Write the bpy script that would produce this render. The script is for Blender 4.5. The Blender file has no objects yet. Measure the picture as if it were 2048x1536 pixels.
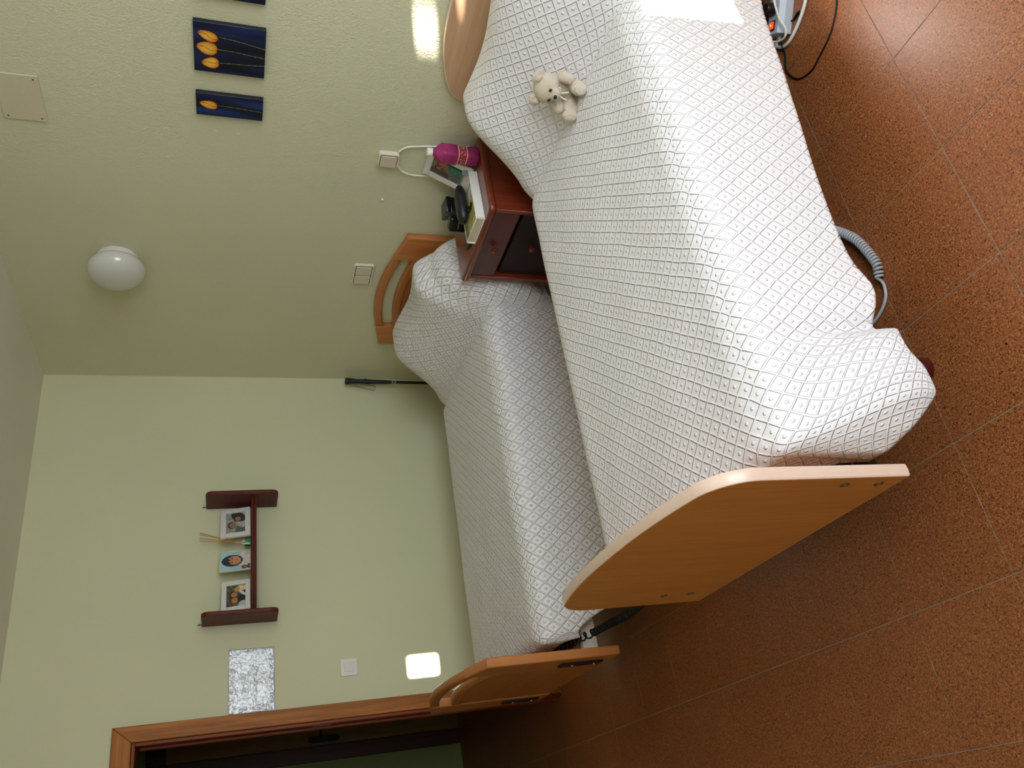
import bpy, bmesh, math, random
from mathutils import Vector, Matrix, noise
random.seed(4)
SC = bpy.context.scene
COL = SC.collection
PI = math.pi

# ------------------------------------------------------------------ camera
CAM = Vector((4.316, -2.524, 1.677))
RIGHT = Vector((0.4979809, 0.86709609, 0.01262522))
DOWN = Vector((0.2866034, -0.15082326, -0.94610297))
FWD = Vector((-0.81845801, 0.47475964, -0.32361978))
cd = bpy.data.cameras.new('camera')
cam = bpy.data.objects.new('camera', cd)
COL.objects.link(cam)
rot = Matrix((DOWN, RIGHT, -FWD)).transposed()      # the phone was held on its side
cam.matrix_world = Matrix.Translation(CAM) @ rot.to_4x4()
cd.sensor_fit = 'HORIZONTAL'
cd.sensor_width = 36.0
cd.lens = 36.0 * 1633.4 / 2048.0
cd.clip_start = 0.02
SC.camera = cam

# ------------------------------------------------------------------ light
SC.view_settings.view_transform = 'Standard'
SC.view_settings.look = 'None'
SC.view_settings.gamma = 1.0
SC.view_settings.use_curve_mapping = False
SC.view_settings.exposure = 0.3
SC.cycles.max_bounces = 10
SC.cycles.diffuse_bounces = 7
SC.cycles.caustics_reflective = False
SC.cycles.caustics_refractive = False
SC.cycles.sample_clamp_indirect = 6.0

world = bpy.data.worlds.new('sky')
SC.world = world
world.use_nodes = True
world.node_tree.nodes['Background'].inputs[0].default_value = (0.70, 0.83, 1.0, 1)
world.node_tree.nodes['Background'].inputs[1].default_value = 0.8

XR = 5.2            # window wall
YF = -3.7           # wall behind the camera
ZC = 2.645          # ceiling
WIN = (-2.80, -0.30, 0.72, 2.38)   # window opening y0,y1,z0,z1

SUN_A, SUN_E = math.radians(10), math.radians(14)
SDIR = Vector((math.cos(SUN_E) * math.cos(SUN_A), -math.cos(SUN_E) * math.sin(SUN_A), math.sin(SUN_E)))
ld = bpy.data.lights.new('sun', 'SUN')
ld.energy = 100.0
ld.angle = math.radians(0.28)
ld.color = (1.0, 0.96, 0.90)
so = bpy.data.objects.new('sun', ld)
so.rotation_euler = SDIR.to_track_quat('Z', 'Y').to_euler()
so.location = SDIR * 12
COL.objects.link(so)

def window_light(y0, y1, z0, z1, energy, color):
    a = bpy.data.lights.new('window_daylight', 'AREA')
    a.shape = 'RECTANGLE'
    a.size, a.size_y = (z1 - z0), (y1 - y0)
    a.energy = energy
    a.color = color
    o = bpy.data.objects.new('window_daylight', a)
    o.location = (XR + 0.02, (y0 + y1) / 2, (z0 + z1) / 2)
    o.rotation_euler = (0, math.radians(90), 0)     # shines towards -x
    COL.objects.link(o)
    return o
window_light(-2.55, -0.40, 0.78, 2.32, 66.0, (0.82, 0.905, 1.0))

# ------------------------------------------------------------------ helpers
def lin(c):
    if isinstance(c, str):
        c = c.lstrip('#')
        c = [int(c[i:i + 2], 16) / 255 for i in (0, 2, 4)]
    return tuple(((v + 0.055) / 1.055) ** 2.4 if v > 0.04045 else v / 12.92 for v in c)

class NT:
    def __init__(self, name):
        self.m = bpy.data.materials.new(name)
        self.m.use_nodes = True
        self.t = self.m.node_tree
        self.b = self.t.nodes['Principled BSDF']
    def n(self, typ, **kw):
        nd = self.t.nodes.new(typ)
        for k, v in kw.items():
            setattr(nd, k, v)
        return nd
    def link(self, a, b):
        self.t.links.new(a, b)
    def math(self, op, a, b=None, c=None):
        nd = self.n('ShaderNodeMath', operation=op)
        for i, v in enumerate((a, b, c)):
            if v is None:
                continue
            if isinstance(v, (int, float)):
                nd.inputs[i].default_value = v
            else:
                self.link(v, nd.inputs[i])
        return nd.outputs[0]
    def ramp(self, fac, stops):
        nd = self.n('ShaderNodeValToRGB')
        el = nd.color_ramp.elements
        while len(el) < len(stops):
            el.new(0.5)
        for e, (p, c) in zip(el, stops):
            e.position = p
            e.color = (*c, 1)
        self.link(fac, nd.inputs[0])
        return nd.outputs[0]
    def coords(self, kind='Object', scale=(1, 1, 1), rotation=(0, 0, 0)):
        tc = self.n('ShaderNodeTexCoord')
        mp = self.n('ShaderNodeMapping')
        mp.inputs['Scale'].default_value = scale
        mp.inputs['Rotation'].default_value = rotation
        self.link(tc.outputs[kind], mp.inputs[0])
        return mp.outputs[0]
    def noise(self, vec, scale, detail=3.0, rough=0.5, dist=0.0):
        nd = self.n('ShaderNodeTexNoise')
        self.link(vec, nd.inputs['Vector'])
        nd.inputs['Scale'].default_value = scale
        nd.inputs['Detail'].default_value = detail
        nd.inputs['Roughness'].default_value = rough
        nd.inputs['Distortion'].default_value = dist
        return nd.outputs['Fac']
    def bump(self, height, strength=0.3, distance=0.002):
        nd = self.n('ShaderNodeBump')
        nd.inputs['Strength'].default_value = strength
        nd.inputs['Distance'].default_value = distance
        self.link(height, nd.inputs['Height'])
        self.link(nd.outputs[0], self.b.inputs['Normal'])
    def set(self, **kw):
        for k, v in kw.items():
            self.b.inputs[k.replace('_', ' ')].default_value = v

def plain(name, col, rough=0.5, metal=0.0, var=0.06, nscale=40.0, coat=0.0, spec=0.5, bump=0.0, trans=0.0):
    k = NT(name)
    c = lin(col)
    v = k.coords()
    f = k.noise(v, nscale, 3)
    k.link(k.ramp(f, [(0.25, tuple(x * (1 - var) for x in c)), (0.75, tuple(min(1, x * (1 + var)) for x in c))]), k.b.inputs['Base Color'])
    k.set(Roughness=rough, Metallic=metal)
    k.b.inputs['Coat Weight'].default_value = coat
    k.b.inputs['Specular IOR Level'].default_value = spec
    k.b.inputs['Transmission Weight'].default_value = trans
    if bump:
        k.bump(f, bump, 0.001)
    return k.m

def wood(name, c0, c1, axis='x', rough=0.4, fine=70.0, coat=0.0, spec=0.45):
    k = NT(name)
    s = {'x': (0.06, 1, 1), 'y': (1, 0.06, 1), 'z': (1, 1, 0.06)}[axis]
    v = k.coords(scale=s)
    f1 = k.noise(v, fine, 4, 0.6, 0.4)
    f2 = k.noise(v, fine * 0.12, 2, 0.5, 1.5)
    f = k.math('ADD', k.math('MULTIPLY', f1, 0.6), k.math('MULTIPLY', f2, 0.4))
    k.link(k.ramp(f, [(0.34, lin(c0)), (0.66, lin(c1))]), k.b.inputs['Base Color'])
    k.set(Roughness=rough)
    k.b.inputs['Coat Weight'].default_value = coat
    k.b.inputs['Coat Roughness'].default_value = 0.15
    k.b.inputs['Specular IOR Level'].default_value = spec
    k.bump(f1, 0.06, 0.001)
    return k.m

def wall_mat(name, col, s1, strength, dist):
    k = NT(name)
    v = k.coords()
    big = k.noise(v, 1.3, 2)
    c = lin(col)
    k.link(k.ramp(big, [(0.3, tuple(x * 0.97 for x in c)), (0.7, tuple(x * 1.02 for x in c))]), k.b.inputs['Base Color'])
    k.set(Roughness=0.62)
    k.b.inputs['Specular IOR Level'].default_value = 0.35
    h = k.math('ADD', k.noise(v, s1, 3, 0.55), k.math('MULTIPLY', k.noise(v, s1 * 0.4, 2), 0.6))
    k.bump(h, strength, dist)
    return k.m

def tile_mat():
    k = NT('cork_brown_tile')
    v = k.coords('Object')
    oi = k.n('ShaderNodeObjectInfo')
    add = k.n('ShaderNodeVectorMath', operation='ADD')
    sc = k.n('ShaderNodeVectorMath', operation='SCALE')
    comb = k.n('ShaderNodeCombineXYZ')
    k.link(oi.outputs['Random'], comb.inputs[0])
    k.link(oi.outputs['Random'], comb.inputs[1])
    k.link(comb.outputs[0], sc.inputs[0])
    sc.inputs['Scale'].default_value = 37.0
    k.link(v, add.inputs[0])
    k.link(sc.outputs[0], add.inputs[1])
    vv = add.outputs[0]
    sp = k.noise(vv, 250.0, 2, 0.7, 1.2)
    sp2 = k.noise(vv, 120.0, 2, 0.6, 0.5)
    bigv = k.noise(vv, 3.0, 2)
    base = k.ramp(k.math('ADD', k.math('MULTIPLY', sp, 0.8), k.math('MULTIPLY', sp2, 0.2)),
                  [(0.38, lin('#2a170b')), (0.46, lin('#8a4e28')), (0.57, lin('#9c5e36')), (0.68, lin('#c48f62'))])
    mix = k.n('ShaderNodeMix', data_type='RGBA', blend_type='MULTIPLY')
    mix.inputs['Factor'].default_value = 1.0
    k.link(base, mix.inputs['A'])
    k.link(k.ramp(bigv, [(0.3, (0.88, 0.86, 0.84)), (0.7, (1.0, 1.0, 1.0))]), mix.inputs['B'])
    k.link(mix.outputs['Result'], k.b.inputs['Base Color'])
    k.set(Roughness=0.34)
    k.link(k.math('ADD', k.math('MULTIPLY', sp2, 0.16), 0.33), k.b.inputs['Roughness'])
    k.b.inputs['Specular IOR Level'].default_value = 0.42
    k.bump(sp, 0.08, 0.001)
    return k.m

def quilt_mat(name, col, pitch, depth=0.0038, valley_shade=0.90):
    k = NT(name)
    tc = k.n('ShaderNodeUVMap')
    tc.uv_map = 'UVMap'
    nz = k.n('ShaderNodeTexNoise')
    k.link(tc.outputs[0], nz.inputs['Vector'])
    nz.inputs['Scale'].default_value = 9.0
    nz.inputs['Detail'].default_value = 1.0
    off = k.n('ShaderNodeVectorMath', operation='SCALE')
    off.inputs['Scale'].default_value = 0.008
    sub = k.n('ShaderNodeVectorMath', operation='SUBTRACT')
    sub.inputs[1].default_value = (0.5, 0.5, 0.5)
    k.link(nz.outputs['Color'], sub.inputs[0])
    k.link(sub.outputs[0], off.inputs[0])
    ad = k.n('ShaderNodeVectorMath', operation='ADD')
    k.link(tc.outputs[0], ad.inputs[0])
    k.link(off.outputs[0], ad.inputs[1])
    sep = k.n('ShaderNodeSeparateXYZ')
    k.link(ad.outputs[0], sep.inputs[0])
    u, v = sep.outputs[0], sep.outputs[1]
    q = 1 / (math.sqrt(2) * pitch)
    fa = k.math('FRACT', k.math('MULTIPLY', k.math('ADD', k.math('ADD', u, v), 40.0), q))
    fb = k.math('FRACT', k.math('MULTIPLY', k.math('ADD', k.math('SUBTRACT', u, v), 40.0), q))
    ca, cb = k.math('ABSOLUTE', k.math('SUBTRACT', fa, 0.5)), k.math('ABSOLUTE', k.math('SUBTRACT', fb, 0.5))
    def sstep(val, a, b):
        mr = k.n('ShaderNodeMapRange', interpolation_type='SMOOTHSTEP')
        k.link(val, mr.inputs[0])
        mr.inputs[1].default_value, mr.inputs[2].default_value = a, b
        return mr.outputs[0]
    ra, rb = sstep(ca, 0.385, 0.485), sstep(cb, 0.385, 0.485)
    dot_d = k.math('SQRT', k.math('ADD', k.math('POWER', ca, 2.0), k.math('POWER', cb, 2.0)))
    dot = k.math('MULTIPLY', k.math('SUBTRACT', 1.0, sstep(dot_d, 0.05, 0.17)), 0.8)
    h = k.math('MAXIMUM', k.math('MAXIMUM', ra, rb), dot)
    weave = k.noise(tc.outputs[0], 420.0, 2, 0.6)
    hh = k.math('ADD', h, k.math('MULTIPLY', weave, 0.16))
    c = lin(col)
    # valleys between cords and dots darkened in the colour, as relief shade
    k.link(k.ramp(h, [(0.0, tuple(x * valley_shade for x in c)), (1.0, c)]), k.b.inputs['Base Color'])
    k.set(Roughness=0.88)
    k.b.inputs['Specular IOR Level'].default_value = 0.15
    k.b.inputs['Sheen Weight'].default_value = 0.12
    k.bump(hh, 1.0, depth)
    return k.m

def vcol_mat(name, rough=0.4, spec=0.4):
    k = NT(name)
    at = k.n('ShaderNodeVertexColor', layer_name='print')
    k.link(at.outputs[0], k.b.inputs['Base Color'])
    k.set(Roughness=rough)
    k.b.inputs['Specular IOR Level'].default_value = spec
    return k.m

# ---- objects
def finish(bm, sharp=38):
    bmesh.ops.recalc_face_normals(bm, faces=bm.faces)
    lim = math.radians(sharp)
    for e in bm.edges:
        e.smooth = not (len(e.link_faces) == 2 and e.calc_face_angle(0) > lim)
    ar = sorted(f.calc_area() for f in bm.faces)
    med = ar[len(ar) // 2] if ar else 0
    for f in bm.faces:
        f.smooth = len(f.verts) <= 4 and f.calc_area() < 7 * med      # broad flat faces stay flat between their rounded edges

def obj(name, bm, mat, parent=None, sharp=38, recalc=True):
    if recalc:
        finish(bm, sharp)
    me = bpy.data.meshes.new(name)
    bm.to_mesh(me)
    bm.free()
    if mat:
        me.materials.append(mat)
    o = bpy.data.objects.new(name, me)
    COL.objects.link(o)
    if parent:
        o.parent = parent
        root = parent
        mw = Matrix.Identity(4)
        chain = []
        while root:
            chain.append(root)
            root = root.parent
        for r in reversed(chain):
            mw = mw @ r.matrix_local
        o.matrix_parent_inverse = mw.inverted()
    return o

def tag(o, label, cat, group=None):
    o['label'] = label
    o['category'] = cat
    if group:
        o['group'] = group
    return o

def thing(name, label, cat, loc=(0, 0, 0), group=None):
    o = bpy.data.objects.new(name, None)
    COL.objects.link(o)
    o.empty_display_size = 0.05
    o.location = loc
    bpy.context.view_layer.update()
    return tag(o, label, cat, group)

def struct(name, bm, mat, **kw):
    o = obj(name, bm, mat, **kw)
    o['kind'] = 'structure'
    return o

def B():
    return bmesh.new()

def box(bm, x0, x1, y0, y1, z0, z1, bev=0.0, seg=2):
    t = bmesh.new()
    bmesh.ops.create_cube(t, size=1)
    for v in t.verts:
        v.co = Vector(((x0 + x1) / 2 + v.co.x * (x1 - x0), (y0 + y1) / 2 + v.co.y * (y1 - y0), (z0 + z1) / 2 + v.co.z * (z1 - z0)))
    if bev:
        bmesh.ops.bevel(t, geom=list(t.edges), offset=bev, segments=seg, affect='EDGES', profile=0.5)
    return merge(bm, t)

def merge(bm, t, M=None):
    if M is not None:
        bmesh.ops.transform(t, matrix=M, verts=t.verts)
    me = bpy.data.meshes.new('tmp')
    t.to_mesh(me)
    t.free()
    bm.from_mesh(me)
    bpy.data.meshes.remove(me)
    return bm

def prism(bm, pts, a0, a1, axis='y', bev=0.0, seg=2):
    """extrude a 2D outline: axis y -> pts are (x,z); axis x -> (y,z); axis z -> (x,y)"""
    t = bmesh.new()
    def p3(p, a):
        return {'y': (p[0], a, p[1]), 'x': (a, p[0], p[1]), 'z': (p[0], p[1], a)}[axis]
    v0 = [t.verts.new(p3(p, a0)) for p in pts]
    v1 = [t.verts.new(p3(p, a1)) for p in pts]
    n = len(pts)
    t.faces.new(v0)
    t.faces.new(list(reversed(v1)))
    for i in range(n):
        t.faces.new((v0[i], v1[i], v1[(i + 1) % n], v0[(i + 1) % n]))
    bmesh.ops.recalc_face_normals(t, faces=t.faces)
    if bev:
        rim = [e for e in t.edges if (e.verts[0] in v0) == (e.verts[1] in v0)]
        bmesh.ops.bevel(t, geom=rim, offset=bev, segments=seg, affect='EDGES', profile=0.5)
    return merge(bm, t)

def lathe(bm, prof, center=(0, 0, 0), n=28, M=None):
    t = bmesh.new()
    rings = []
    for r, z in prof:
        if r < 1e-6:
            rings.append([t.verts.new((0, 0, z))])
        else:
            rings.append([t.verts.new((r * math.cos(2 * PI * i / n), r * math.sin(2 * PI * i / n), z)) for i in range(n)])
    for a, b in zip(rings, rings[1:]):
        for i in range(n):
            j = (i + 1) % n
            if len(a) == 1 and len(b) == 1:
                continue
            if len(a) == 1:
                t.faces.new((a[0], b[i], b[j]))
            elif len(b) == 1:
                t.faces.new((a[i], b[0], a[j]))
            else:
                t.faces.new((a[i], b[i], b[j], a[j]))
    for e in (rings[0], rings[-1]):
        if len(e) > 1:
            t.faces.new(e)
    if M is not None:
        bmesh.ops.transform(t, matrix=M, verts=t.verts)
    bmesh.ops.translate(t, vec=Vector(center), verts=t.verts)
    return merge(bm, t)

def spline(pts, per=8):
    P = [Vector(p) for p in pts]
    P = [P[0] * 2 - P[1]] + P + [P[-1] * 2 - P[-2]]
    out = []
    for i in range(1, len(P) - 2):
        for k in range(per):
            t = k / per
            a, b, c, d = P[i - 1], P[i], P[i + 1], P[i + 2]
            out.append(0.5 * ((2 * b) + (c - a) * t + (2 * a - 5 * b + 4 * c - d) * t * t + (3 * b - a - 3 * c + d) * t ** 3))
    out.append(P[-2])
    return out

def tube(bm, pts, r, n=8, cap=True):
    t = bmesh.new()
    P = [Vector(p) for p in pts]
    rad = r if isinstance(r, (list, tuple)) else [r] * len(P)
    tang = []
    for i in range(len(P)):
        tang.append((P[min(i + 1, len(P) - 1)] - P[max(i - 1, 0)]).normalized())
    up = Vector((0, 0, 1)) if abs(tang[0].z) < 0.9 else Vector((1, 0, 0))
    nrm = (up - tang[0] * up.dot(tang[0])).normalized()
    rings = []
    for i, p in enumerate(P):
        nrm = (nrm - tang[i] * nrm.dot(tang[i])).normalized()
        bn = tang[i].cross(nrm)
        rings.append([t.verts.new(p + (nrm * math.cos(2 * PI * k / n) + bn * math.sin(2 * PI * k / n)) * rad[i]) for k in range(n)])
    for a, b in zip(rings, rings[1:]):
        for k in range(n):
            t.faces.new((a[k], a[(k + 1) % n], b[(k + 1) % n], b[k]))
    if cap:
        t.faces.new(rings[0])
        t.faces.new(rings[-1])
    return merge(bm, t)

def helix(pts, R, turns, per=12):
    S = spline(pts, 24)
    L = [0]
    for a, b in zip(S, S[1:]):
        L.append(L[-1] + (b - a).length)
    N = int(turns * per)
    out = []
    j = 0
    nrm = None
    for i in range(N + 1):
        s = L[-1] * i / N
        while j < len(L) - 2 and L[j + 1] < s:
            j += 1
        f = (s - L[j]) / max(1e-9, L[j + 1] - L[j])
        c = S[j].lerp(S[j + 1], f)
        tg = (S[j + 1] - S[j]).normalized()
        if nrm is None:
            nrm = Vector((0, 0, 1))
        nrm = (nrm - tg * nrm.dot(tg)).normalized()
        bn = tg.cross(nrm)
        a = 2 * PI * turns * i / N
        out.append(c + (nrm * math.cos(a) + bn * math.sin(a)) * R)
    return out

def ellipsoid(bm, c, r, M=None, u=20, v=12):
    t = bmesh.new()
    bmesh.ops.create_uvsphere(t, u_segments=u, v_segments=v, radius=1)
    bmesh.ops.scale(t, vec=Vector(r), verts=t.verts)
    if M is not None:
        bmesh.ops.transform(t, matrix=M, verts=t.verts)
    bmesh.ops.translate(t, vec=Vector(c), verts=t.verts)
    return merge(bm, t)

def sstep(a, b, x):
    t = max(0.0, min(1.0, (x - a) / (b - a)))
    return t * t * (3 - 2 * t)

def lerp_tab(tab, x):
    if x <= tab[0][0]:
        return tab[0][1]
    for (a, va), (b, vb) in zip(tab, tab[1:]):
        if x <= b:
            return va + (vb - va) * (x - a) / (b - a)
    return tab[-1][1]

def rrect(x0, x1, y0, y1, r, n=5, corners=(1, 1, 1, 1)):
    """outline ccw, corners: (x0y0, x1y0, x1y1, x0y1)"""
    pts = []
    for (cx, cy, a0, on, px, py) in ((x0 + r, y0 + r, PI, corners[0], x0, y0), (x1 - r, y0 + r, 1.5 * PI, corners[1], x1, y0),
                                     (x1 - r, y1 - r, 0, corners[2], x1, y1), (x0 + r, y1 - r, 0.5 * PI, corners[3], x0, y1)):
        if on:
            for k in range(n + 1):
                a = a0 + 0.5 * PI * k / n
                pts.append((cx + r * math.cos(a), cy + r * math.sin(a)))
        else:
            pts.append((px, py))
    return pts

def picture(name, origin, ux, uy, w, h, nx, ny, paint, mat, parent, thick=0.0008, normal=None):
    """a printed sheet: paint(u, v) -> srgb, u to the right 0..1, v upwards 0..1"""
    bm = B()
    O, U, V = Vector(origin), Vector(ux).normalized(), Vector(uy).normalized()
    Nn = U.cross(V)
    lay = bm.verts.layers.float_color.new('print')
    vs = [[bm.verts.new(O + U * (w * i / nx) + V * (h * j / ny) + Nn * thick) for i in range(nx + 1)] for j in range(ny + 1)]
    for j in range(ny):
        for i in range(nx):
            bm.faces.new((vs[j][i], vs[j][i + 1], vs[j + 1][i + 1], vs[j + 1][i]))
    bs = [bm.verts.new(O), bm.verts.new(O + U * w), bm.verts.new(O + U * w + V * h), bm.verts.new(O + V * h)]
    bm.faces.new(list(reversed(bs)))
    for j in range(ny + 1):
        for i in range(nx + 1):
            vs[j][i][lay] = (*lin(paint(i / nx, j / ny)), 1)
    return obj(name, bm, mat, parent, recalc=False)

def mixc(a, b, t):
    return tuple(x + (y - x) * t for x, y in zip(a, b))

def ell(u, v, cx, cy, rx, ry, ang=0.0):
    du, dv = u - cx, v - cy
    c, s = math.cos(ang), math.sin(ang)
    return math.hypot((du * c + dv * s) / rx, (-du * s + dv * c) / ry)

# ------------------------------------------------------------------ materials
M = {}
M['wall_b'] = wall_mat('green_stucco_paint', '#d3d1b2', 140.0, 0.55, 0.005)
M['wall_a'] = wall_mat('green_smooth_paint', '#d0ceaa', 120.0, 0.10, 0.002)
M['hall'] = wall_mat('hall_green_paint', '#8f9a62', 120.0, 0.10, 0.002)
M['ceil'] = wall_mat('ceiling_paint', '#e0dccf', 160.0, 0.15, 0.002)
M['sun_screen'] = wall_mat('sun_screen_grey', '#8b857a', 90.0, 0.2, 0.003)
M['tile'] = tile_mat()
M['grout'] = plain('grout', '#948a7c', 0.85, var=0.15, nscale=90)
M['oak'] = wood('oak_casing', '#7d4315', '#b8742c', 'z', 0.5, 60, 0.0, 0.25)
M['oak_h'] = wood('oak_casing_across', '#7d4315', '#b8742c', 'y', 0.5, 60, 0.0, 0.25)
M['jamb_wood'] = wood('red_brown_jamb', '#6a2a12', '#88401f', 'z', 0.5, 50, 0.0, 0.25)
M['darkwood'] = wood('dark_door_wood', '#3a1c10', '#4d2716', 'z', 0.45, 50)
M['leafwood'] = wood('hall_door_wood', '#86683a', '#987746', 'z', 0.5, 50)
M['beech'] = wood('beech_laminate', '#bb7636', '#cd8a4a', 'z', 0.45, 80, 0.05)
M['beech_edge'] = plain('pale_edge_band', '#dcbfab', 0.35, var=0.03, coat=0.3)
M['beech_head'] = wood('pale_beech_laminate', '#b98f6c', '#c9a584', 'x', 0.42, 90, 0.1)
M['alder'] = wood('orange_beech_wood', '#a05c2a', '#b87439', 'x', 0.42, 70, 0.15)
M['alder_v'] = wood('orange_beech_stile', '#a8642f', '#c07c43', 'z', 0.42, 70, 0.15)
M['mahog'] = wood('mahogany_varnish', '#5a1e10', '#7c3018', 'x', 0.3, 60, 0.35)
M['mahog_y'] = wood('mahogany_varnish_side', '#5e2010', '#86351a', 'z', 0.3, 60, 0.35)
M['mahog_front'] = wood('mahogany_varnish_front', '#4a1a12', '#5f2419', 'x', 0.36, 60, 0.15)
M['mahog_shade'] = wood('mahogany_painted_shade', '#1c0a07', '#2a100a', 'x', 0.6, 60)  # mahogany in shade: darkness of inside and lower door put into the colour
M['shelf_wood'] = wood('shelf_mahogany', '#4d1c11', '#63271a', 'x', 0.5, 60, 0.0, 0.25)
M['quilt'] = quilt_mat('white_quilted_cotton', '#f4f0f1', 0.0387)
M['quilt_b'] = quilt_mat('white_quilted_cotton_puffy', '#f7f3f2', 0.0404, 0.0068, 0.87)  # deeper relief, with the valley shade in the colour stronger too
M['mattress'] = plain('mattress_ticking', '#d6cbbd', 0.85)
M['black_metal'] = plain('black_metal', '#17151a', 0.45, 0.3)
M['white_plastic'] = plain('white_plastic', '#dfdcd2', 0.4, var=0.02)
M['ivory'] = plain('ivory_plastic', '#dcd3bd', 0.42, var=0.02)
M['white_metal'] = plain('white_lacquer', '#e4e0d8', 0.4, var=0.03)
M['dark'] = plain('gap_shade_dark', '#3a332b', 0.8)
M['maroon'] = plain('maroon_gloss', '#4a0f16', 0.2, coat=0.5)
M['chrome'] = plain('brushed_metal', '#b8b6b0', 0.3, 0.9)
M['opal'] = plain('opal_glass', '#cdcbc3', 0.16, var=0.01, coat=0.4)
M['frame_white'] = plain('white_frame_paint', '#d8d5cf', 0.45, var=0.03)
M['print'] = vcol_mat('photo_print', 0.35)
M['canvas'] = vcol_mat('painted_canvas', 0.55, 0.25)
M['black'] = plain('black_plastic', '#0c0c0f', 0.35)
M['black_gloss'] = plain('black_gloss_plastic', '#08080b', 0.28)
M['black_leather'] = plain('black_leatherette', '#0e1013', 0.42, var=0.2, nscale=300, bump=0.3)
M['rubber'] = plain('grip_rubber', '#10131a', 0.6)
M['strap'] = plain('grey_webbing', '#8a7f76', 0.8, var=0.12, nscale=200)
M['cable_white'] = plain('white_cable', '#e2e0d6', 0.4, var=0.02)
M['cable_grey'] = plain('grey_cable', '#a9acb0', 0.42, var=0.03)
M['cable_black'] = plain('black_cable', '#070708', 0.5, spec=0.25)
M['strip'] = plain('light_grey_plastic', '#b9c0c8', 0.4, var=0.03)
def plush(name, col):
    k = NT(name)
    v = k.coords()
    f1 = k.noise(v, 420.0, 3, 0.7, 1.0)
    f2 = k.noise(v, 90.0, 2)
    c = lin(col)
    k.link(k.ramp(k.math('ADD', k.math('MULTIPLY', f1, 0.6), k.math('MULTIPLY', f2, 0.4)), [(0.3, tuple(x * 0.88 for x in c)), (0.7, c)]), k.b.inputs['Base Color'])
    k.set(Roughness=1.0)
    k.b.inputs['Specular IOR Level'].default_value = 0.05
    k.b.inputs['Sheen Weight'].default_value = 0.5
    k.b.inputs['Sheen Roughness'].default_value = 0.6
    k.bump(k.math('ADD', f1, f2), 0.9, 0.006)
    return k.m
M['plush'] = plush('cream_plush_fur', '#f4dfc4')
M['plush_pad'] = plush('pale_plush_fur', '#f6e6d4')
M['ribbon'] = plain('cream_ribbon', '#e8e0cc', 0.5, var=0.05)
M['pages'] = plain('paper_pages', '#d8c9ad', 0.8, var=0.1, nscale=260)
M['paper_white'] = plain('white_paper', '#e6e4de', 0.6, var=0.02)
M['silver'] = plain('embossed_silver', '#dadce0', 0.45, 0.55, var=0.06, nscale=60)
M['stick_wood'] = plain('rattan', '#b98a3e', 0.7, var=0.15)

M['green_liquid'] = plain('green_liquid', '#1c7a40', 0.1, var=0.05)
M['screw'] = plain('rust_screw', '#6a5440', 0.5, 0.5)
M['nail'] = plain('painted_wall_plug', '#e2e2d2', 0.5)
k = NT('red_rocker')
k.set(Roughness=0.25)
k.b.inputs['Base Color'].default_value = (*lin('#b01208'), 1)
k.b.inputs['Emission Color'].default_value = (1.0, 0.10, 0.02, 1)
k.b.inputs['Emission Strength'].default_value = 0.9
M['red_light'] = k.m
k = NT('neon_spot')
k.b.inputs['Emission Color'].default_value = (1.0, 0.35, 0.08, 1)
k.b.inputs['Emission Strength'].default_value = 2.5
M['neon'] = k.m
k = NT('pink_liquid')
f = k.noise(k.coords(), 14, 2)
k.link(k.ramp(f, [(0.3, lin('#c83a80')), (0.7, lin('#de5c9e'))]), k.b.inputs['Base Color'])
k.set(Roughness=0.12)
k.b.inputs['Transmission Weight'].default_value = 0.55
k.b.inputs['IOR'].default_value = 1.2
M['pink'] = k.m
k = NT('window_glass')
tr = k.n('ShaderNodeBsdfTransparent')
gl = k.n('ShaderNodeBsdfGlossy')
gl.inputs['Roughness'].default_value = 0.02
mx = k.n('ShaderNodeMixShader')
mx.inputs[0].default_value = 0.04
k.link(tr.outputs[0], mx.inputs[1])
k.link(gl.outputs[0], mx.inputs[2])
k.link(mx.outputs[0], k.t.nodes['Material Output'].inputs['Surface'])
M['pane'] = k.m
M['clear'] = k.m

# ------------------------------------------------------------------ room shell
DY0, DY1, DZ = -2.74, -1.922, 2.088       # doorway opening
b = B(); box(b, -2.6, XR + 0.2, YF - 0.2, 0.2, -0.12, -0.0016)
floor = struct('floor', b, M['grout'])
# floor tiles: 33 cm square, each one an object with its own bevelled edge
P = 0.33
def tile_mesh(w, d, name):
    t = B()
    box(t, -w / 2, w / 2, -d / 2, d / 2, -0.0016, 0.0)
    top = [e for e in t.edges if all(v.co.z > -0.001 for v in e.verts)]
    bmesh.ops.bevel(t, geom=top, offset=0.0007, segments=1, affect='EDGES', profile=0.5)
    finish(t)
    me = bpy.data.meshes.new(name)
    t.to_mesh(me); t.free()
    me.materials.append(M['tile'])
    return me
TM = {}
ix0, iy0 = 3.243, -2.521
G = 0.0020
for i in range(-18, 7):
    for j in range(-4, 9):
        x0, x1 = ix0 + i * P + G / 2, ix0 + (i + 1) * P - G / 2
        y0, y1 = iy0 + j * P + G / 2, iy0 + (j + 1) * P - G / 2
        lo, hi = (-2.25, XR)
        ylo, yhi = (YF, 0.0)
        if x1 < -0.1:
            if y1 < -3.28 or y0 > -0.5:
                continue
        x0, x1, y0, y1 = max(x0, lo), min(x1, hi), max(y0, ylo), min(y1, yhi)
        if x1 - x0 < 0.01 or y1 - y0 < 0.01:
            continue
        key = (round(x1 - x0, 4), round(y1 - y0, 4))
        if key not in TM:
            TM[key] = tile_mesh(key[0], key[1], 'floor_tile')
        o = bpy.data.objects.new('floor_tile', TM[key])
        COL.objects.link(o)
        o.location = ((x0 + x1) / 2, (y0 + y1) / 2, random.uniform(-0.0004, 0.0002))
        o.rotation_euler = (0, 0, PI * random.randint(0, 1))
        o.parent = floor

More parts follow.
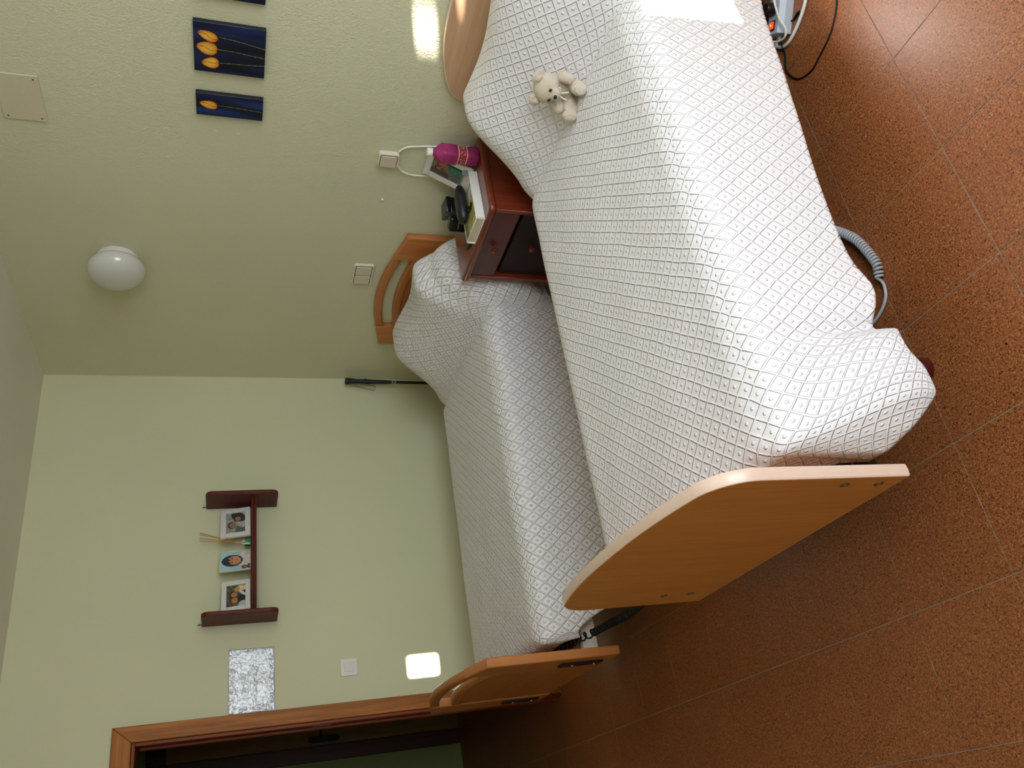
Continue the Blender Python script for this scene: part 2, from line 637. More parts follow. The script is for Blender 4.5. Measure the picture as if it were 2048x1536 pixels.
b = B(); box(b, -2.6, XR + 0.2, YF - 0.2, 0.2, ZC, ZC + 0.1)
struct('ceiling', b, M['ceil'])
b = B(); box(b, -0.12, XR + 0.12, 0.0, 0.12, -0.006, ZC)
wb = struct('wall_back', b, M['wall_b'])
for cx_, cz_ in ((1.887, 1.752), (1.885, 1.668)):
    b = B(); ellipsoid(b, (cx_, 0.0, cz_), (0.0028, 0.0018, 0.0065), Matrix.Rotation(0.35, 4, 'Y'), 10, 6)
    obj('plaster_chip', b, M['nail'], wb)
b = B()
prism(b, [(YF, -0.006), (DY0, -0.006), (DY0, DZ), (DY1, DZ), (DY1, -0.006), (0.0, -0.006), (0.0, ZC), (YF, ZC)], -0.12, 0.0, 'x')
struct('wall_left', b, M['wall_a'])
b = B()
y0, y1, z0, z1 = WIN
box(b, XR, XR + 0.12, YF, y0, -0.006, ZC)
box(b, XR, XR + 0.12, y1, 0.0, -0.006, ZC)
box(b, XR, XR + 0.12, y0, y1, -0.006, z0)
box(b, XR, XR + 0.12, y0, y1, z1, ZC)
struct('wall_right', b, M['wall_a'])
b = B(); box(b, -0.12, XR + 0.12, YF - 0.12, YF, -0.006, ZC)
struct('wall_front', b, M['wall_a'])
# the hallway beyond the doorway
HX = -2.25
b = B()
hl0, hl1 = -1.777, -0.95
box(b, HX - 0.1, HX, YF, hl0, -0.006, ZC)
box(b, HX - 0.1, HX, hl1, 0.0, -0.006, ZC)
box(b, HX - 0.1, HX, hl0, hl1, 2.08, ZC)
struct('wall_hall', b, M['hall'])
b = B(); box(b, HX - 0.1, -0.12, -0.5, -0.38, -0.006, ZC)
struct('wall_hall_side', b, M['hall'])
b = B(); box(b, HX - 0.1, -0.12, -3.4, -3.28, -0.006, ZC)
struct('wall_hall_end', b, M['hall'])

# window in the right wall (outside the picture): frame, mullion, panes
win = bpy.data.objects.new('window_1', None)
COL.objects.link(win)
win.location = (XR, (y0 + y1) / 2, z0)
win['kind'] = 'structure'
bpy.context.view_layer.update()
def framebar(a0, a1, c0, c1):
    b = B(); box(b, XR + 0.03, XR + 0.09, a0, a1, c0, c1, 0.004, 1)
    obj('window_frame', b, M['white_plastic'], win)
framebar(y0, y1, z0, z0 + 0.05); framebar(y0, y1, z1 - 0.05, z1)
for yy in (y0, -1.67, y1 - 0.05):
    framebar(yy, yy + 0.05, z0 + 0.05, z1 - 0.05)
for a0, a1 in ((y0 + 0.05, -1.67), (-1.62, y1 - 0.05)):
    b = B(); box(b, XR + 0.055, XR + 0.061, a0, a1, z0 + 0.05, z1 - 0.05)
    obj('window_pane', b, M['pane'], win)

# unseen slotted screen, added outside to cut the sun into patches
XW = 8.0
def to_screen(p):
    p = Vector(p)
    q = p + SDIR * ((XW - p.x) / SDIR.x)
    return q.y, q.z
SLOTS = []
def slot(pts):
    ys, zs = zip(*[to_screen(p) for p in pts])
    SLOTS.append((min(ys), max(ys), min(zs), max(zs)))
slot([(2.40, 0, 0.985), (2.54, 0, 1.10)])                     # patch on the wall above the pale headboard
slot([(0, -1.757, 0.655), (0, -1.668, 0.80)])                 # patch low on the wall beside the door
slot([(3.1, -0.575, 0.29), (3.1, -0.30, 0.585)])                # patch on the bedspread
slot([(2.60, -0.03, 0.960), (2.72, -0.03, 0.968)])            # streak on the headboard
cy = sorted({-6.0, 4.0, *[v for s in SLOTS for v in s[:2]]})
cz = sorted({-0.1, 5.0, *[v for s in SLOTS for v in s[2:]]})
b = B()
for ya, yb in zip(cy, cy[1:]):
    for za, zb in zip(cz, cz[1:]):
        my, mz = (ya + yb) / 2, (za + zb) / 2
        if any(s[0] < my < s[1] and s[2] < mz < s[3] for s in SLOTS):
            continue
        box(b, XW, XW + 0.015, ya, yb, za, zb)
struct('sun_slot_screen', b, M['sun_screen'])

# doorway casing (room side) and lining
door = bpy.data.objects.new('door_1', None)
COL.objects.link(door)
door.location = (0, DY1, 0)
door['kind'] = 'structure'
bpy.context.view_layer.update()
b = B(); prism(b, [(-1.851, 0.0), (DY1 + 0.0, 0.0), (DY1, DZ), (-1.851, 2.171)], 0.0, 0.022, 'x', 0.004)
obj('casing', b, M['oak'], door)
b = B(); prism(b, [(-1.851, 2.171), (DY1, DZ), (DY0, DZ), (DY0 - 0.071, 2.171)], 0.0, 0.022, 'x', 0.004)
obj('casing', b, M['oak_h'], door)
b = B(); prism(b, [(DY0 - 0.071, 0.0), (DY0 - 0.071, 2.171), (DY0, DZ), (DY0, 0.0)], 0.0, 0.022, 'x', 0.004)
obj('casing', b, M['oak'], door)
b = B()
box(b, -0.14, 0.006, DY1 - 0.016, DY1 + 0.0, 0, DZ - 0.016, 0.002, 1)
obj('jamb', b, M['jamb_wood'], door)
b = B(); box(b, -0.14, 0.006, DY0, DY0 + 0.016, 0, DZ - 0.016, 0.002, 1)
obj('jamb', b, M['jamb_wood'], door)
b = B(); box(b, -0.14, 0.006, DY0, DY1, DZ - 0.016, DZ, 0.002, 1)
obj('jamb', b, M['jamb_wood'], door)
b = B(); box(b, -0.09, -0.06, DY1 - 0.028, DY1 - 0.016, 0, DZ - 0.03, 0.002, 1)
obj('door_stop', b, M['jamb_wood'], door)
b = B(); box(b, -0.05, -0.01, DY1 - 0.0175, DY1 - 0.016, 1.20, 1.29)
obj('strike_plate', b, M['chrome'], door)
# door in the far wall of the hallway
d2 = bpy.data.objects.new('door_2', None)
COL.objects.link(d2)
d2.location = (HX, hl0, 0)
d2['kind'] = 'structure'
bpy.context.view_layer.update()
b = B(); box(b, HX - 0.06, HX - 0.02, hl0, hl1, 0, 2.08, 0.003, 1)
leaf = obj('door_leaf', b, M['leafwood'], d2)
b = B(); box(b, HX, HX + 0.02, hl0 - 0.105, hl0, 0, 2.205, 0.003, 1)
obj('casing', b, M['darkwood'], d2)
b = B(); box(b, HX, HX + 0.02, hl1, hl1 + 0.105, 0, 2.205, 0.003, 1)
obj('casing', b, M['darkwood'], d2)
b = B(); box(b, HX, HX + 0.02, hl0, hl1, 2.08, 2.205, 0.003, 1)
obj('casing', b, M['darkwood'], d2)
b = B()
prism(b, rrect(-1.752, -1.706, 0.90, 1.122, 0.022), HX - 0.02, HX - 0.012, 'x', 0.002)
tube(b, [(HX - 0.012, -1.729, 1.035), (HX + 0.03, -1.729, 1.037), (HX + 0.038, -1.71, 1.038), (HX + 0.038, -1.64, 1.036)], 0.009, 8)
obj('door_handle', b, M['black'], d2)

# ------------------------------------------------------------------ bed with pale laminate boards (near the window)
def arch_outline(x0, x1, zb, zc, zpk, rc):
    """board with straight sides, rounded shoulders and a gently arched top"""
    pts = [(x0, zb), (x1, zb)]
    cx, hw = (x0 + x1) / 2, (x1 - x0) / 2
    top = []
    n = 56
    for i in range(n + 1):
        a = -math.cos(PI * i / n)               # -1 .. 1, denser at the shoulders
        x = cx - a * hw
        e = abs(a)
        z = zpk - (zpk - zc) * e ** 2.3
        d = (1 - e) * hw
        if d < rc:
            z -= rc * (1 - math.sqrt(max(0, 1 - ((rc - d) / rc) ** 2)))
        top.append((x, z))
    return pts + top

def inset_outline(pts, d):
    n = len(pts)
    out = []
    for i in range(n):
        p0, p1, p2 = Vector(pts[i - 1]), Vector(pts[i]), Vector(pts[(i + 1) % n])
        e1, e2 = (p1 - p0), (p2 - p1)
        if e1.length < 1e-9: e1 = e2
        if e2.length < 1e-9: e2 = e1
        n1 = Vector((-e1.y, e1.x)).normalized(); n2 = Vector((-e2.y, e2.x)).normalized()
        m = (n1 + n2)
        m = m / max(0.5, m.length_squared / 2) if m.length > 1e-6 else n1
        out.append(tuple(p1 + m * d * (1 if True else 0) * 1.0))
    return out

def board(name, outl, ya, yb, mat, edge_mat, parent):
    inner = inset_outline(outl, 0.004)
    b = B(); prism(b, inner, ya - 0.0006, yb + 0.0006, 'y', 0.001, 1)
    o = obj(name, b, mat, parent)
    # edge band: a ring around the board with a softly rounded face
    b = B()
    t = bmesh.new()
    rings = []
    prof = [(0.006, ya), (0.0022, ya), (0.0006, ya + 0.003), (0.0, (ya + yb) / 2), (0.0006, yb - 0.003), (0.0022, yb), (0.006, yb)]
    if ya > yb:
        prof = [(0.006, ya), (0.0022, ya), (0.0006, ya - 0.003), (0.0, (ya + yb) / 2), (0.0006, yb + 0.003), (0.0022, yb), (0.006, yb)]
    for d, y in prof:
        rings.append([t.verts.new((p[0], y, p[1])) for p in inset_outline(outl, d)])
    n = len(outl)
    for r0, r1 in zip(rings, rings[1:]):
        for i in range(n):
            t.faces.new((r0[i], r0[(i + 1) % n], r1[(i + 1) % n], r1[i]))
    merge(b, t)
    obj('edge_band', b, edge_mat, o, sharp=60)
    return o

bed1 = thing('adjustable_bed', 'bed with pale arched laminate headboard and footboard, nearer the window', 'bed', (2.575, -1.0, 0))
outl = arch_outline(2.102, 3.048, 0.318, 0.775, 0.832, 0.085)
fb = board('footboard', outl, -1.999, -1.971, M['beech'], M['beech_edge'], bed1)
for (hx, hz) in ((3.010, 0.461), (3.010, 0.372), (2.206, 0.490), (2.206, 0.402)):
    b = B()
    Mx = Matrix.Rotation(PI / 2, 4, 'X')
    lathe(b, [(0.0105, -0.0007), (0.0105, 0.0012), (0.0075, 0.0016), (0.0065, -0.0005)], (hx, -2.0, hz), 18, Mx)
    obj('bolt_cap', b, M['screw'], fb)
hbo = arch_outline(2.195, 3.03, 0.42, 0.885, 0.985, 0.07)
board('headboard', hbo, -0.028, -0.004, M['beech_head'], M['beech_edge'], bed1)
b = B(); box(b, 2.13, 3.005, -1.905, -0.06, 0.44, 0.582, 0.03, 3)
obj('mattress', b, M['mattress'], bed1)
for sx in (2.17, 2.94):
    b = B(); box(b, sx, sx + 0.03, -1.97, -0.03, 0.36, 0.42, 0.003, 1)
    obj('side_rail', b, M['black_metal'], bed1)
for yy in (-1.945, -1.0, -0.15):
    b = B(); box(b, 2.17, 2.972, yy, yy + 0.035, 0.315, 0.385, 0.003, 1)
    obj('crossbar', b, M['black_metal'], bed1)
b = B(); box(b, 2.2, 2.94, -1.9, -0.06, 0.42, 0.44)
obj('slat_base', b, M['black_metal'], bed1)
for lx, ly in ((2.925, -1.66), (2.22, -1.66), (2.925, -0.30), (2.22, -0.30)):
    b = B()
    lathe(b, [(0.018, 0.05), (0.018, 0.40)], (lx, ly, 0), 16)
    lg = obj('leg', b, M['black_metal'], bed1)
    b = B()
    lathe(b, [(0.0, 0.0), (0.030, 0.0), (0.033, 0.004), (0.033, 0.055), (0.028, 0.066), (0.0, 0.07)], (lx, ly, 0), 24)
    obj('foot_cap', b, M['maroon'], lg)

# ------------------------------------------------------------------ bed with slatted orange boards (by the green wall)
bed2 = thing('adjustable_bed', 'bed with slotted orange beech headboard and footboard, beside the shelf wall', 'bed', (0.92, -1.0, 0))
def slotted(name, x0, x1, ya, yb, dz, zb, parent):
    sw = 0.172
    cx = (x0 + x1) / 2
    root = None
    def ztop(x):
        return 0.986 + dz - 0.040 * ((x - cx) / (cx - x0 - sw)) ** 2
    xi0, xi1 = x0 + sw, x1 - sw
    # panel with arched upper edge
    n = 20
    xs = [xi0 + (xi1 - xi0) * i / n for i in range(n + 1)]
    pts = [(xi0, zb), (xi1, zb)] + [(x, ztop(x) - 0.135) for x in reversed(xs)]
    b = B(); prism(b, pts, ya + 0.006, yb - 0.006, 'y', 0.002, 1)
    root = obj(name, b, M['alder'], parent)
    for s in (0, 1):
        a, c = (x0, xi0) if s == 0 else (xi1, x1)
        if s == 0:
            pts = [(a, zb), (c, zb), (c, 0.946 + dz), (a, 0.905 + dz)]
        else:
            pts = [(a, zb), (c, zb), (c, 0.905 + dz), (a, 0.946 + dz)]
        b = B(); prism(b, pts, ya, yb, 'y', 0.006, 3)
        obj('stile', b, M['alder_v'], root)
    up = [(x, ztop(x)) for x in xs]
    dn = [(x, ztop(x) - 0.044) for x in reversed(xs)]
    b = B(); prism(b, dn + up, ya + 0.003, yb - 0.003, 'y', 0.008, 3)
    obj('top_rail', b, M['alder'], root)
    up = [(x, ztop(x) - 0.098) for x in xs]
    dn = [(x, ztop(x) - 0.142) for x in reversed(xs)]
    b = B(); prism(b, dn + up, ya + 0.001, yb - 0.001, 'y', 0.008, 3)
    obj('lower_rail', b, M['alder'], root)
    return root
slotted('headboard', 0.452, 1.378, -0.035, -0.003, 0.0, 0.38, bed2)
f2 = slotted('footboard', 0.43, 1.412, -2.008, -1.972, -0.098, 0.285, bed2)
for bx in (0.52, 1.30):
    b = B(); box(b, bx, bx + 0.05, -2.016, -2.007, 0.33, 0.50, 0.002, 1)
    br = obj('bracket_plate', b, M['black_metal'], f2)
    for zz in (0.36, 0.45):
        b = B(); lathe(b, [(0.006, 0), (0.005, 0.003), (0, 0.004)], (bx + 0.025, -2.016, zz), 12, Matrix.Rotation(PI / 2, 4, 'X'))
        obj('screw', b, M['chrome'], br)
b = B(); box(b, 0.475, 1.375, -1.915, -0.06, 0.42, 0.552, 0.03, 3)
obj('mattress', b, M['mattress'], bed2)
for sx in (0.49, 1.335):
    b = B(); box(b, sx, sx + 0.03, -1.968, -0.04, 0.345, 0.405, 0.003, 1)
    obj('side_rail', b, M['white_metal'], bed2)
for yy in (-1.90, -1.0, -0.2):
    b = B(); box(b, 0.52, 1.335, yy, yy + 0.03, 0.345, 0.395, 0.003, 1)
    obj('crossbar', b, M['alder'], bed2)
b = B(); box(b, 0.52, 1.335, -1.87, -0.08, 0.395, 0.42)
obj('slat_base', b, M['black_metal'], bed2)
for lx, ly in ((1.29, -1.5), (0.55, -1.5), (1.29, -0.30), (0.55, -0.30)):
    b = B(); lathe(b, [(0.0, 0.0), (0.03, 0.0), (0.03, 0.03), (0.018, 0.05), (0.018, 0.40)], (lx, ly, 0), 16)
    obj('leg', b, M['black_metal'], bed2)

# ------------------------------------------------------------------ bedspreads
def bedspread(name, label, x0, x1, yh, yf, zt, hang_l, hang_r, hang_f, pillow, side_r, ear, mat, kv=1.18):
    """One cloth in its own coordinates (s across, t along).  Over the mattress it follows the
    height of bed and pillow, past the edge it turns down over a rounded edge and hangs."""
    r = 0.055
    smax = max(hang_r(t * 0.01) for t in range(-200, 0))
    lmax = hang_l
    ds = 0.0125
    ns_top = int((x1 - x0) / ds)
    svals = [('t', x0 + (x1 - x0) * i / ns_top) for i in range(ns_top + 1)]
    nR = int(smax / ds)
    svals += [('r', i / nR) for i in range(1, nR + 1)]
    nL = int(lmax / 0.025)
    svals = [('l', i / nL) for i in range(nL, 0, -1)] + svals
    nt = int((yh - yf) / ds)
    tvals = [('t', yh - (yh - yf) * j / nt) for j in range(nt + 1)]
    nF = int(hang_f / ds)
    tvals += [('f', i / nF) for i in range(1, nF + 1)]
    def pil(x, y):
        return pillow(x, y)
    def wr(x, y, k=1.0):
        return 0.0035 * k * noise.noise(Vector((x * 6, y * 5, 1.7))) + 0.006 * k * noise.noise(Vector((x * 2.1, y * 1.7, 5.2)))
    def zt_at(x, y):
        ex = max(0.0, 0.10 - min(x - x0, x1 - x))
        return zt + pil(x, y) + wr(x, y)
    arc_cache = {}
    def arc_v(x, y):
        # cloth length along the bed from the foot, so that the weave keeps its size over the pillow
        key = round(x, 5)
        if key not in arc_cache:
            acc, tab, pz = 0.0, [], zt_at(x, yf)
            n_ = 300
            for i_ in range(n_ + 1):
                yy = yf + (yh - yf) * i_ / n_
                z_ = zt_at(x, yy)
                if i_:
                    acc += math.hypot((yh - yf) / n_, z_ - pz)
                pz = z_
                tab.append(acc)
            arc_cache[key] = tab
        t_ = (y - yf) / (yh - yf) * 300
        i_ = max(0, min(299, int(t_)))
        tab = arc_cache[key]
        return yf + tab[i_] + (tab[i_ + 1] - tab[i_]) * (t_ - i_)
    def fold(e):
        """arc length past the edge start -> (outward, down)"""
        q = r * PI / 2
        if e < q:
            a = e / r
            return r * math.sin(a), r * (1 - math.cos(a))
        return r, r + (e - q)
    bm = bmesh.new()
    uvl = bm.loops.layers.uv.new('UVMap')
    uv = {}
    grid = []
    for kt, tv in tvals:
        row = []
        for ks, sv in svals:
            y = tv if kt == 't' else yf
            x = sv if ks == 't' else (x1 if ks == 'r' else x0)
            hr = hang_r(y)
            es = 0.0 if ks == 't' else (sv * hr if ks == 'r' else sv * lmax)
            et = 0.0 if kt == 't' else tv * hang_f
            sgn = 1 if ks != 'l' else -1
            U, V = x + sgn * es, arc_v(x, y) - et
            # inner edges: rounding starts r inside the mattress edge
            if ks == 't' and kt == 't':
                p = Vector((x, y, zt_at(x, y)))
                e1 = (x - (x1 - r)) if x > x1 - r else 0
                # soften towards the rounded edge
                d = min(x - x0, x1 - x)
                if d < 0.05:
                    p.z -= 0.012 * (1 - d / 0.05) ** 2
            else:
                z0_ = zt_at(x, y) - 0.012
                if es > 0 and et == 0:
                    o, d = fold(es)
                    d0 = d
                    frac = es / max(hr, 1e-6) if ks == 'r' else sv
                    px = x + sgn * (o - 0.012)
                    py = y
                    # pillow: cloth falls from the raised pillow
                    pz = z0_ - d
                    ph = pil(x, y)
                    if ks == 'r':
                        off = side_r(y, frac, es)
                        px += off[0]; py += off[1]; pz += off[2]
                        if ear is not None:
                            nr = sstep(-1.60, yf, y)
                            e0 = ear(es, 0.0, hr, hang_f, z0_, fold)
                            px, py, pz = px + (e0.x - px) * nr, py + (e0.y - yf) * nr, pz + (e0.z - pz) * nr
                    else:
                        px -= 0.02 * frac + 0.008 * math.sin(y * 7 + 1) * frac
                    p = Vector((px, py, pz))
                elif es == 0 and et > 0:
                    o, d = fold(et)
                    p = Vector((x, yf - min(o, 0.03) * 0.9, z0_ - d))
                else:
                    if ks == 'r' and ear is not None:
                        p = ear(es, et, hr, hang_f, z0_, fold)
                    else:
                        rr = math.hypot(es, et)
                        o, d = fold(rr)
                        p = Vector((x + sgn * (es / rr) * (o - 0.012), yf - (et / rr) * min(o, 0.03) * 0.9, z0_ - min(d, 0.15)))
            v = bm.verts.new(p)
            uv[v] = (U, V * kv)
            row.append(v)
        grid.append(row)
    for ra, rb in zip(grid, grid[1:]):
        for a, b_, c, d in zip(ra, ra[1:], rb[1:], rb):
            bm.faces.new((a, d, c, b_))
    for f in bm.faces:
        f.smooth = True
        for l in f.loops:
            l[uvl].uv = uv[l.vert]
    bmesh.ops.smooth_vert(bm, verts=[v for v in bm.verts if not v.is_boundary], factor=0.5, use_axis_x=True, use_axis_y=True, use_axis_z=True)
    bmesh.ops.smooth_vert(bm, verts=[v for v in bm.verts if not v.is_boundary], factor=0.5, use_axis_x=True, use_axis_y=True, use_axis_z=True)
    rim = {}
    for e_ in bm.edges:
        if e_.is_boundary:
            a_, c_ = e_.verts
            rim.setdefault(a_, []).append(c_)
            rim.setdefault(c_, []).append(a_)
    for _ in range(10):
        new = {v: v.co * 0.5 + (n_[0].co + n_[1].co) * 0.25 for v, n_ in rim.items() if len(n_) == 2}
        for v, co in new.items():
            v.co = co
    bmesh.ops.smooth_vert(bm, verts=[v for v in bm.verts if not v.is_boundary], factor=0.5, use_axis_x=True, use_axis_y=True, use_axis_z=True)
    o = obj(name, bm, mat, recalc=False)
    sol = o.modifiers.new('thickness', 'SOLIDIFY')
    sol.thickness = 0.005
    sol.offset = -1
    tag(o, label, 'bedspread')
    return o

# --- bed by the window
def pil1(x, y):
    rise = math.sin(PI / 2 * min(1, (y + 0.43) / 0.215)) ** 0.82 if y > -0.43 else 0
    back = 1 - 0.55 * sstep(-0.13, -0.03, y)
    xs = sstep(2.085, 2.33, x) * (1 - 0.25 * sstep(2.9, 3.05, x))
    crease = -0.020 * math.exp(-((y + 0.43) / 0.028) ** 2)
    lump = 0.012 * math.sin(x * 9 + 1.0) * rise * xs
    return (0.268 * rise * back) * (0.10 + 0.90 * xs) + crease + lump
HEM1 = [(-1.90, 0.395), (-1.77, 0.39), (-1.71, 0.36), (-1.665, 0.335), (-1.62, 0.345), (-1.56, 0.37), (-1.515, 0.385), (-1.47, 0.36), (-1.38, 0.36), (-1.1, 0.37), (-0.9, 0.38), (-0.7, 0.40), (-0.45, 0.44), (-0.05, 0.60)]
def hang1(y):
    return lerp_tab(HEM1, y) + 0.02
def side1(y, f, es):
    flare = 0.035 * f + 0.012 * math.sin(y * 6.0) * f
    bump = 0.012 * math.exp(-((y + 1.555) / 0.06) ** 2) * f ** 2          # a flute in the cloth near the foot
    dent = -0.035 * math.exp(-((y + 1.665) / 0.032) ** 2) * f ** 1.5
    return (flare + bump + dent, 0.0, 0.0)
def ear1(es, et, hr, hf, z0_, fold):
    th = math.atan2(et, es)
    rr = math.hypot(es, et)
    if rr > 0.28:
        rr = 0.28 + 0.13 * math.tanh((rr - 0.28) / 0.13)
    f = min(1.0, rr / 0.385)
    o, d = fold(rr)
    a = th / (PI / 2)
    # hem path of the hanging corner, seen from above, and the mattress corner it starts from
    hem = [Vector((3.138, -1.735)), Vector((3.155, -1.79)), Vector((3.145, -1.85)), Vector((3.09, -1.905)), Vector((3.04, -1.940)), Vector((2.985, -1.940))]
    x_ = a * (len(hem) - 1)
    i = min(int(x_), len(hem) - 2)
    hp = hem[i].lerp(hem[i + 1], x_ - i)
    c0 = Vector((3.005 + math.cos(th) * min(o, 0.055) * 0.8, -1.905 - math.sin(th) * min(o, 0.03) * 0.9))
    w = sstep(0.05, 1.0, f)
    q2 = c0.lerp(hp, w)
    dd = d * (0.93 if a < 0.95 else 0.95)
    return Vector((q2.x, q2.y, z0_ - dd))
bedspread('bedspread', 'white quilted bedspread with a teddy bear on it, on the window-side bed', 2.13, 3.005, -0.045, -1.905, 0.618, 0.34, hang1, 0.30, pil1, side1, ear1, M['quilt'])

# --- bed by the wall
def pil2(x, y):
    rise = math.sin(PI / 2 * min(1, (y + 0.445) / 0.205)) ** 0.75 if y > -0.445 else 0
    back = 1 - 0.55 * sstep(-0.14, -0.03, y)
    xs = sstep(0.455, 0.75, x) * (1 - 0.35 * sstep(1.30, 1.42, x))
    crease = -0.030 * math.exp(-((y + 0.445) / 0.022) ** 2)
    lump = 0.014 * math.sin(x * 10 + 0.4) * rise * xs
    return (0.275 * rise * back) * (0.10 + 0.90 * xs) + crease + lump
def hang2(y):
    base = lerp_tab([(-1.97, 0.13), (-1.91, 0.15), (-1.875, 0.185), (-1.82, 0.32), (-1.7, 0.345), (-0.6, 0.36), (-0.45, 0.40), (-0.2, 0.60)], y)
    return base + 0.02
def side2(y, f, es):
    flare = 0.02 * f + 0.008 * math.sin(y * 5 + 0.5) * f
    head = sstep(-0.44, -0.28, y)
    puff = 0.085 * head * math.sin(PI * min(1, f * 1.05)) ** 0.8
    roll = 0.05 * math.exp(-((y + 0.40 - 0.05 * f) / 0.05) ** 2) * math.sin(PI * min(1, f))
    return (flare + puff + roll, 0.02 * head * f, 0.0)
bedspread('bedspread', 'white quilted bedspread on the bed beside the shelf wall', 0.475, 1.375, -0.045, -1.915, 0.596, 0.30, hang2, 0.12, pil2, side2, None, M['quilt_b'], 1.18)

# ------------------------------------------------------------------ nightstand
ns = thing('nightstand', 'dark red mahogany nightstand with drawer between the two beds', 'nightstand', (1.78, -0.2, 0))
ZT = 0.735
b = B(); prism(b, rrect(1.542, 2.030, -0.412, -0.008, 0.03, 5, (1, 1, 1, 1)), 0.705, ZT, 'z', 0.012, 4)
obj('table_top', b, M['mahog'], ns)
for a, c in ((1.556, 1.576), (1.986, 2.006)):
    b = B(); box(b, a, c, -0.390, -0.02, 0.0, 0.705, 0.002, 1)
    obj('side_panel', b, M['mahog_y'], ns)
b = B(); box(b, 1.576, 1.986, -0.035, -0.02, 0.03, 0.705)
obj('back_panel', b, M['mahog_shade'], ns)
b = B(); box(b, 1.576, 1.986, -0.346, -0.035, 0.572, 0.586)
obj('shelf_board', b, M['mahog_shade'], ns)
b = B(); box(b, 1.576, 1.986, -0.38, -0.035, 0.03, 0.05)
obj('bottom_board', b, M['mahog_shade'], ns)
def knob(zc, yf_, parent):
    b = B()
    lathe(b, [(0.006, 0.0), (0.0055, 0.008), (0.010, 0.014), (0.0135, 0.020), (0.013, 0.026), (0.007, 0.030), (0, 0.031)], (1.776, yf_, zc), 20, Matrix.Rotation(PI / 2, 4, 'X'))
    obj('knob', b, M['mahog'], parent)
b = B(); box(b, 1.579, 1.983, -0.386, -0.368, 0.592, 0.702, 0.002, 1)
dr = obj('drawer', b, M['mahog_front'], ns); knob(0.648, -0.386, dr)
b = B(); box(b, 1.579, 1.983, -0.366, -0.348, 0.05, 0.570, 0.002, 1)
dr = obj('door', b, M['mahog_shade'], ns); knob(0.478, -0.366, dr)

# ------------------------------------------------------------------ things on the nightstand
Z0 = ZT + 0.0005
def sqlathe(bm, prof, c, n=32, p=3.2):
    t = bmesh.new()
    rings = []
    for r, z, e in prof:
        ring = []
        for i in range(n):
            a = 2 * PI * i / n + 0.25
            ca, sa = math.cos(a), math.sin(a)
            k_ = (abs(ca) ** e + abs(sa) ** e) ** (-1 / e)
            ring.append(t.verts.new((r * k_ * ca, r * k_ * sa, z)))
        rings.append(ring)
    for a, b_ in zip(rings, rings[1:]):
        for i in range(n):
            j = (i + 1) % n
            t.faces.new((a[i], a[j], b_[j], b_[i]))
    t.faces.new(rings[0]); t.faces.new(rings[-1])
    bmesh.ops.translate(t, vec=Vector(c), verts=t.verts)
    return merge(bm, t)
BX, BY = 1.990, -0.098
bt = thing('bottle', 'pink liquid bottle with white cap on the nightstand', 'bottle', (BX, BY, Z0))
b = B(); sqlathe(b, [(0.027, 0, 3), (0.032, 0.004, 3.4), (0.0335, 0.03, 3.4), (0.031, 0.05, 3.2), (0.031, 0.088, 3.2), (0.0355, 0.094, 3.6), (0.036, 0.153, 3.6), (0.0345, 0.158, 3.4), (0.017, 0.183, 2.2), (0.0125, 0.186, 2), (0.0125, 0.196, 2)], (BX, BY, Z0))
obj('bottle_body', b, M['pink'], bt)
b = B(); lathe(b, [(0, 0.2135), (0.0155, 0.2135), (0.0172, 0.211), (0.0175, 0.192), (0.0165, 0.191)], (BX, BY, Z0), 24)
obj('cap', b, M['white_plastic'], bt)
lab = NT('bottle_label')
v = lab.coords('Object')
sp = lab.n('ShaderNodeSeparateXYZ'); lab.link(v, sp.inputs[0])
zz = sp.outputs[2]
nz = lab.noise(lab.coords('Object', (1, 1, 1)), 160, 1, 0.5)
letters = lab.math('GREATER_THAN', nz, 0.56)
band = lab.math('MULTIPLY', lab.math('GREATER_THAN', zz, 0.060), lab.math('LESS_THAN', zz, 0.080))
edge = lab.math('ADD', lab.math('LESS_THAN', zz, 0.0540), lab.math('GREATER_THAN', zz, 0.0850))
fac = lab.math('MINIMUM', lab.math('ADD', lab.math('MULTIPLY', letters, lab.math('MULTIPLY', band, 0.8)), edge), 1.0)
lab.link(lab.ramp(fac, [(0.0, lin('#a01030')), (1.0, lin('#e8c8c0'))]), lab.b.inputs['Base Color'])
lab.set(Roughness=0.3)
b = B(); sqlathe(b, [(0.0315, 0.0505, 3.2), (0.0316, 0.052, 3.2), (0.0316, 0.087, 3.2), (0.0315, 0.0885, 3.2)], (0, 0, 0))
lo = obj('label_band', b, lab.m, None); lo.location = (BX, BY, Z0); lo.parent = bt; lo.matrix_parent_inverse = Matrix.Translation(Vector((BX, BY, Z0))).inverted()

b = B(); box(b, 1.944, 1.953, -0.165, -0.140, Z0, Z0 + 0.062, 0.004, 3)
tag(obj('plastic_clip', b, plain('grey_translucent_plastic', '#8f958c', 0.35, trans=0.3), None), 'small grey plastic clip standing beside the pink bottle', 'clip')

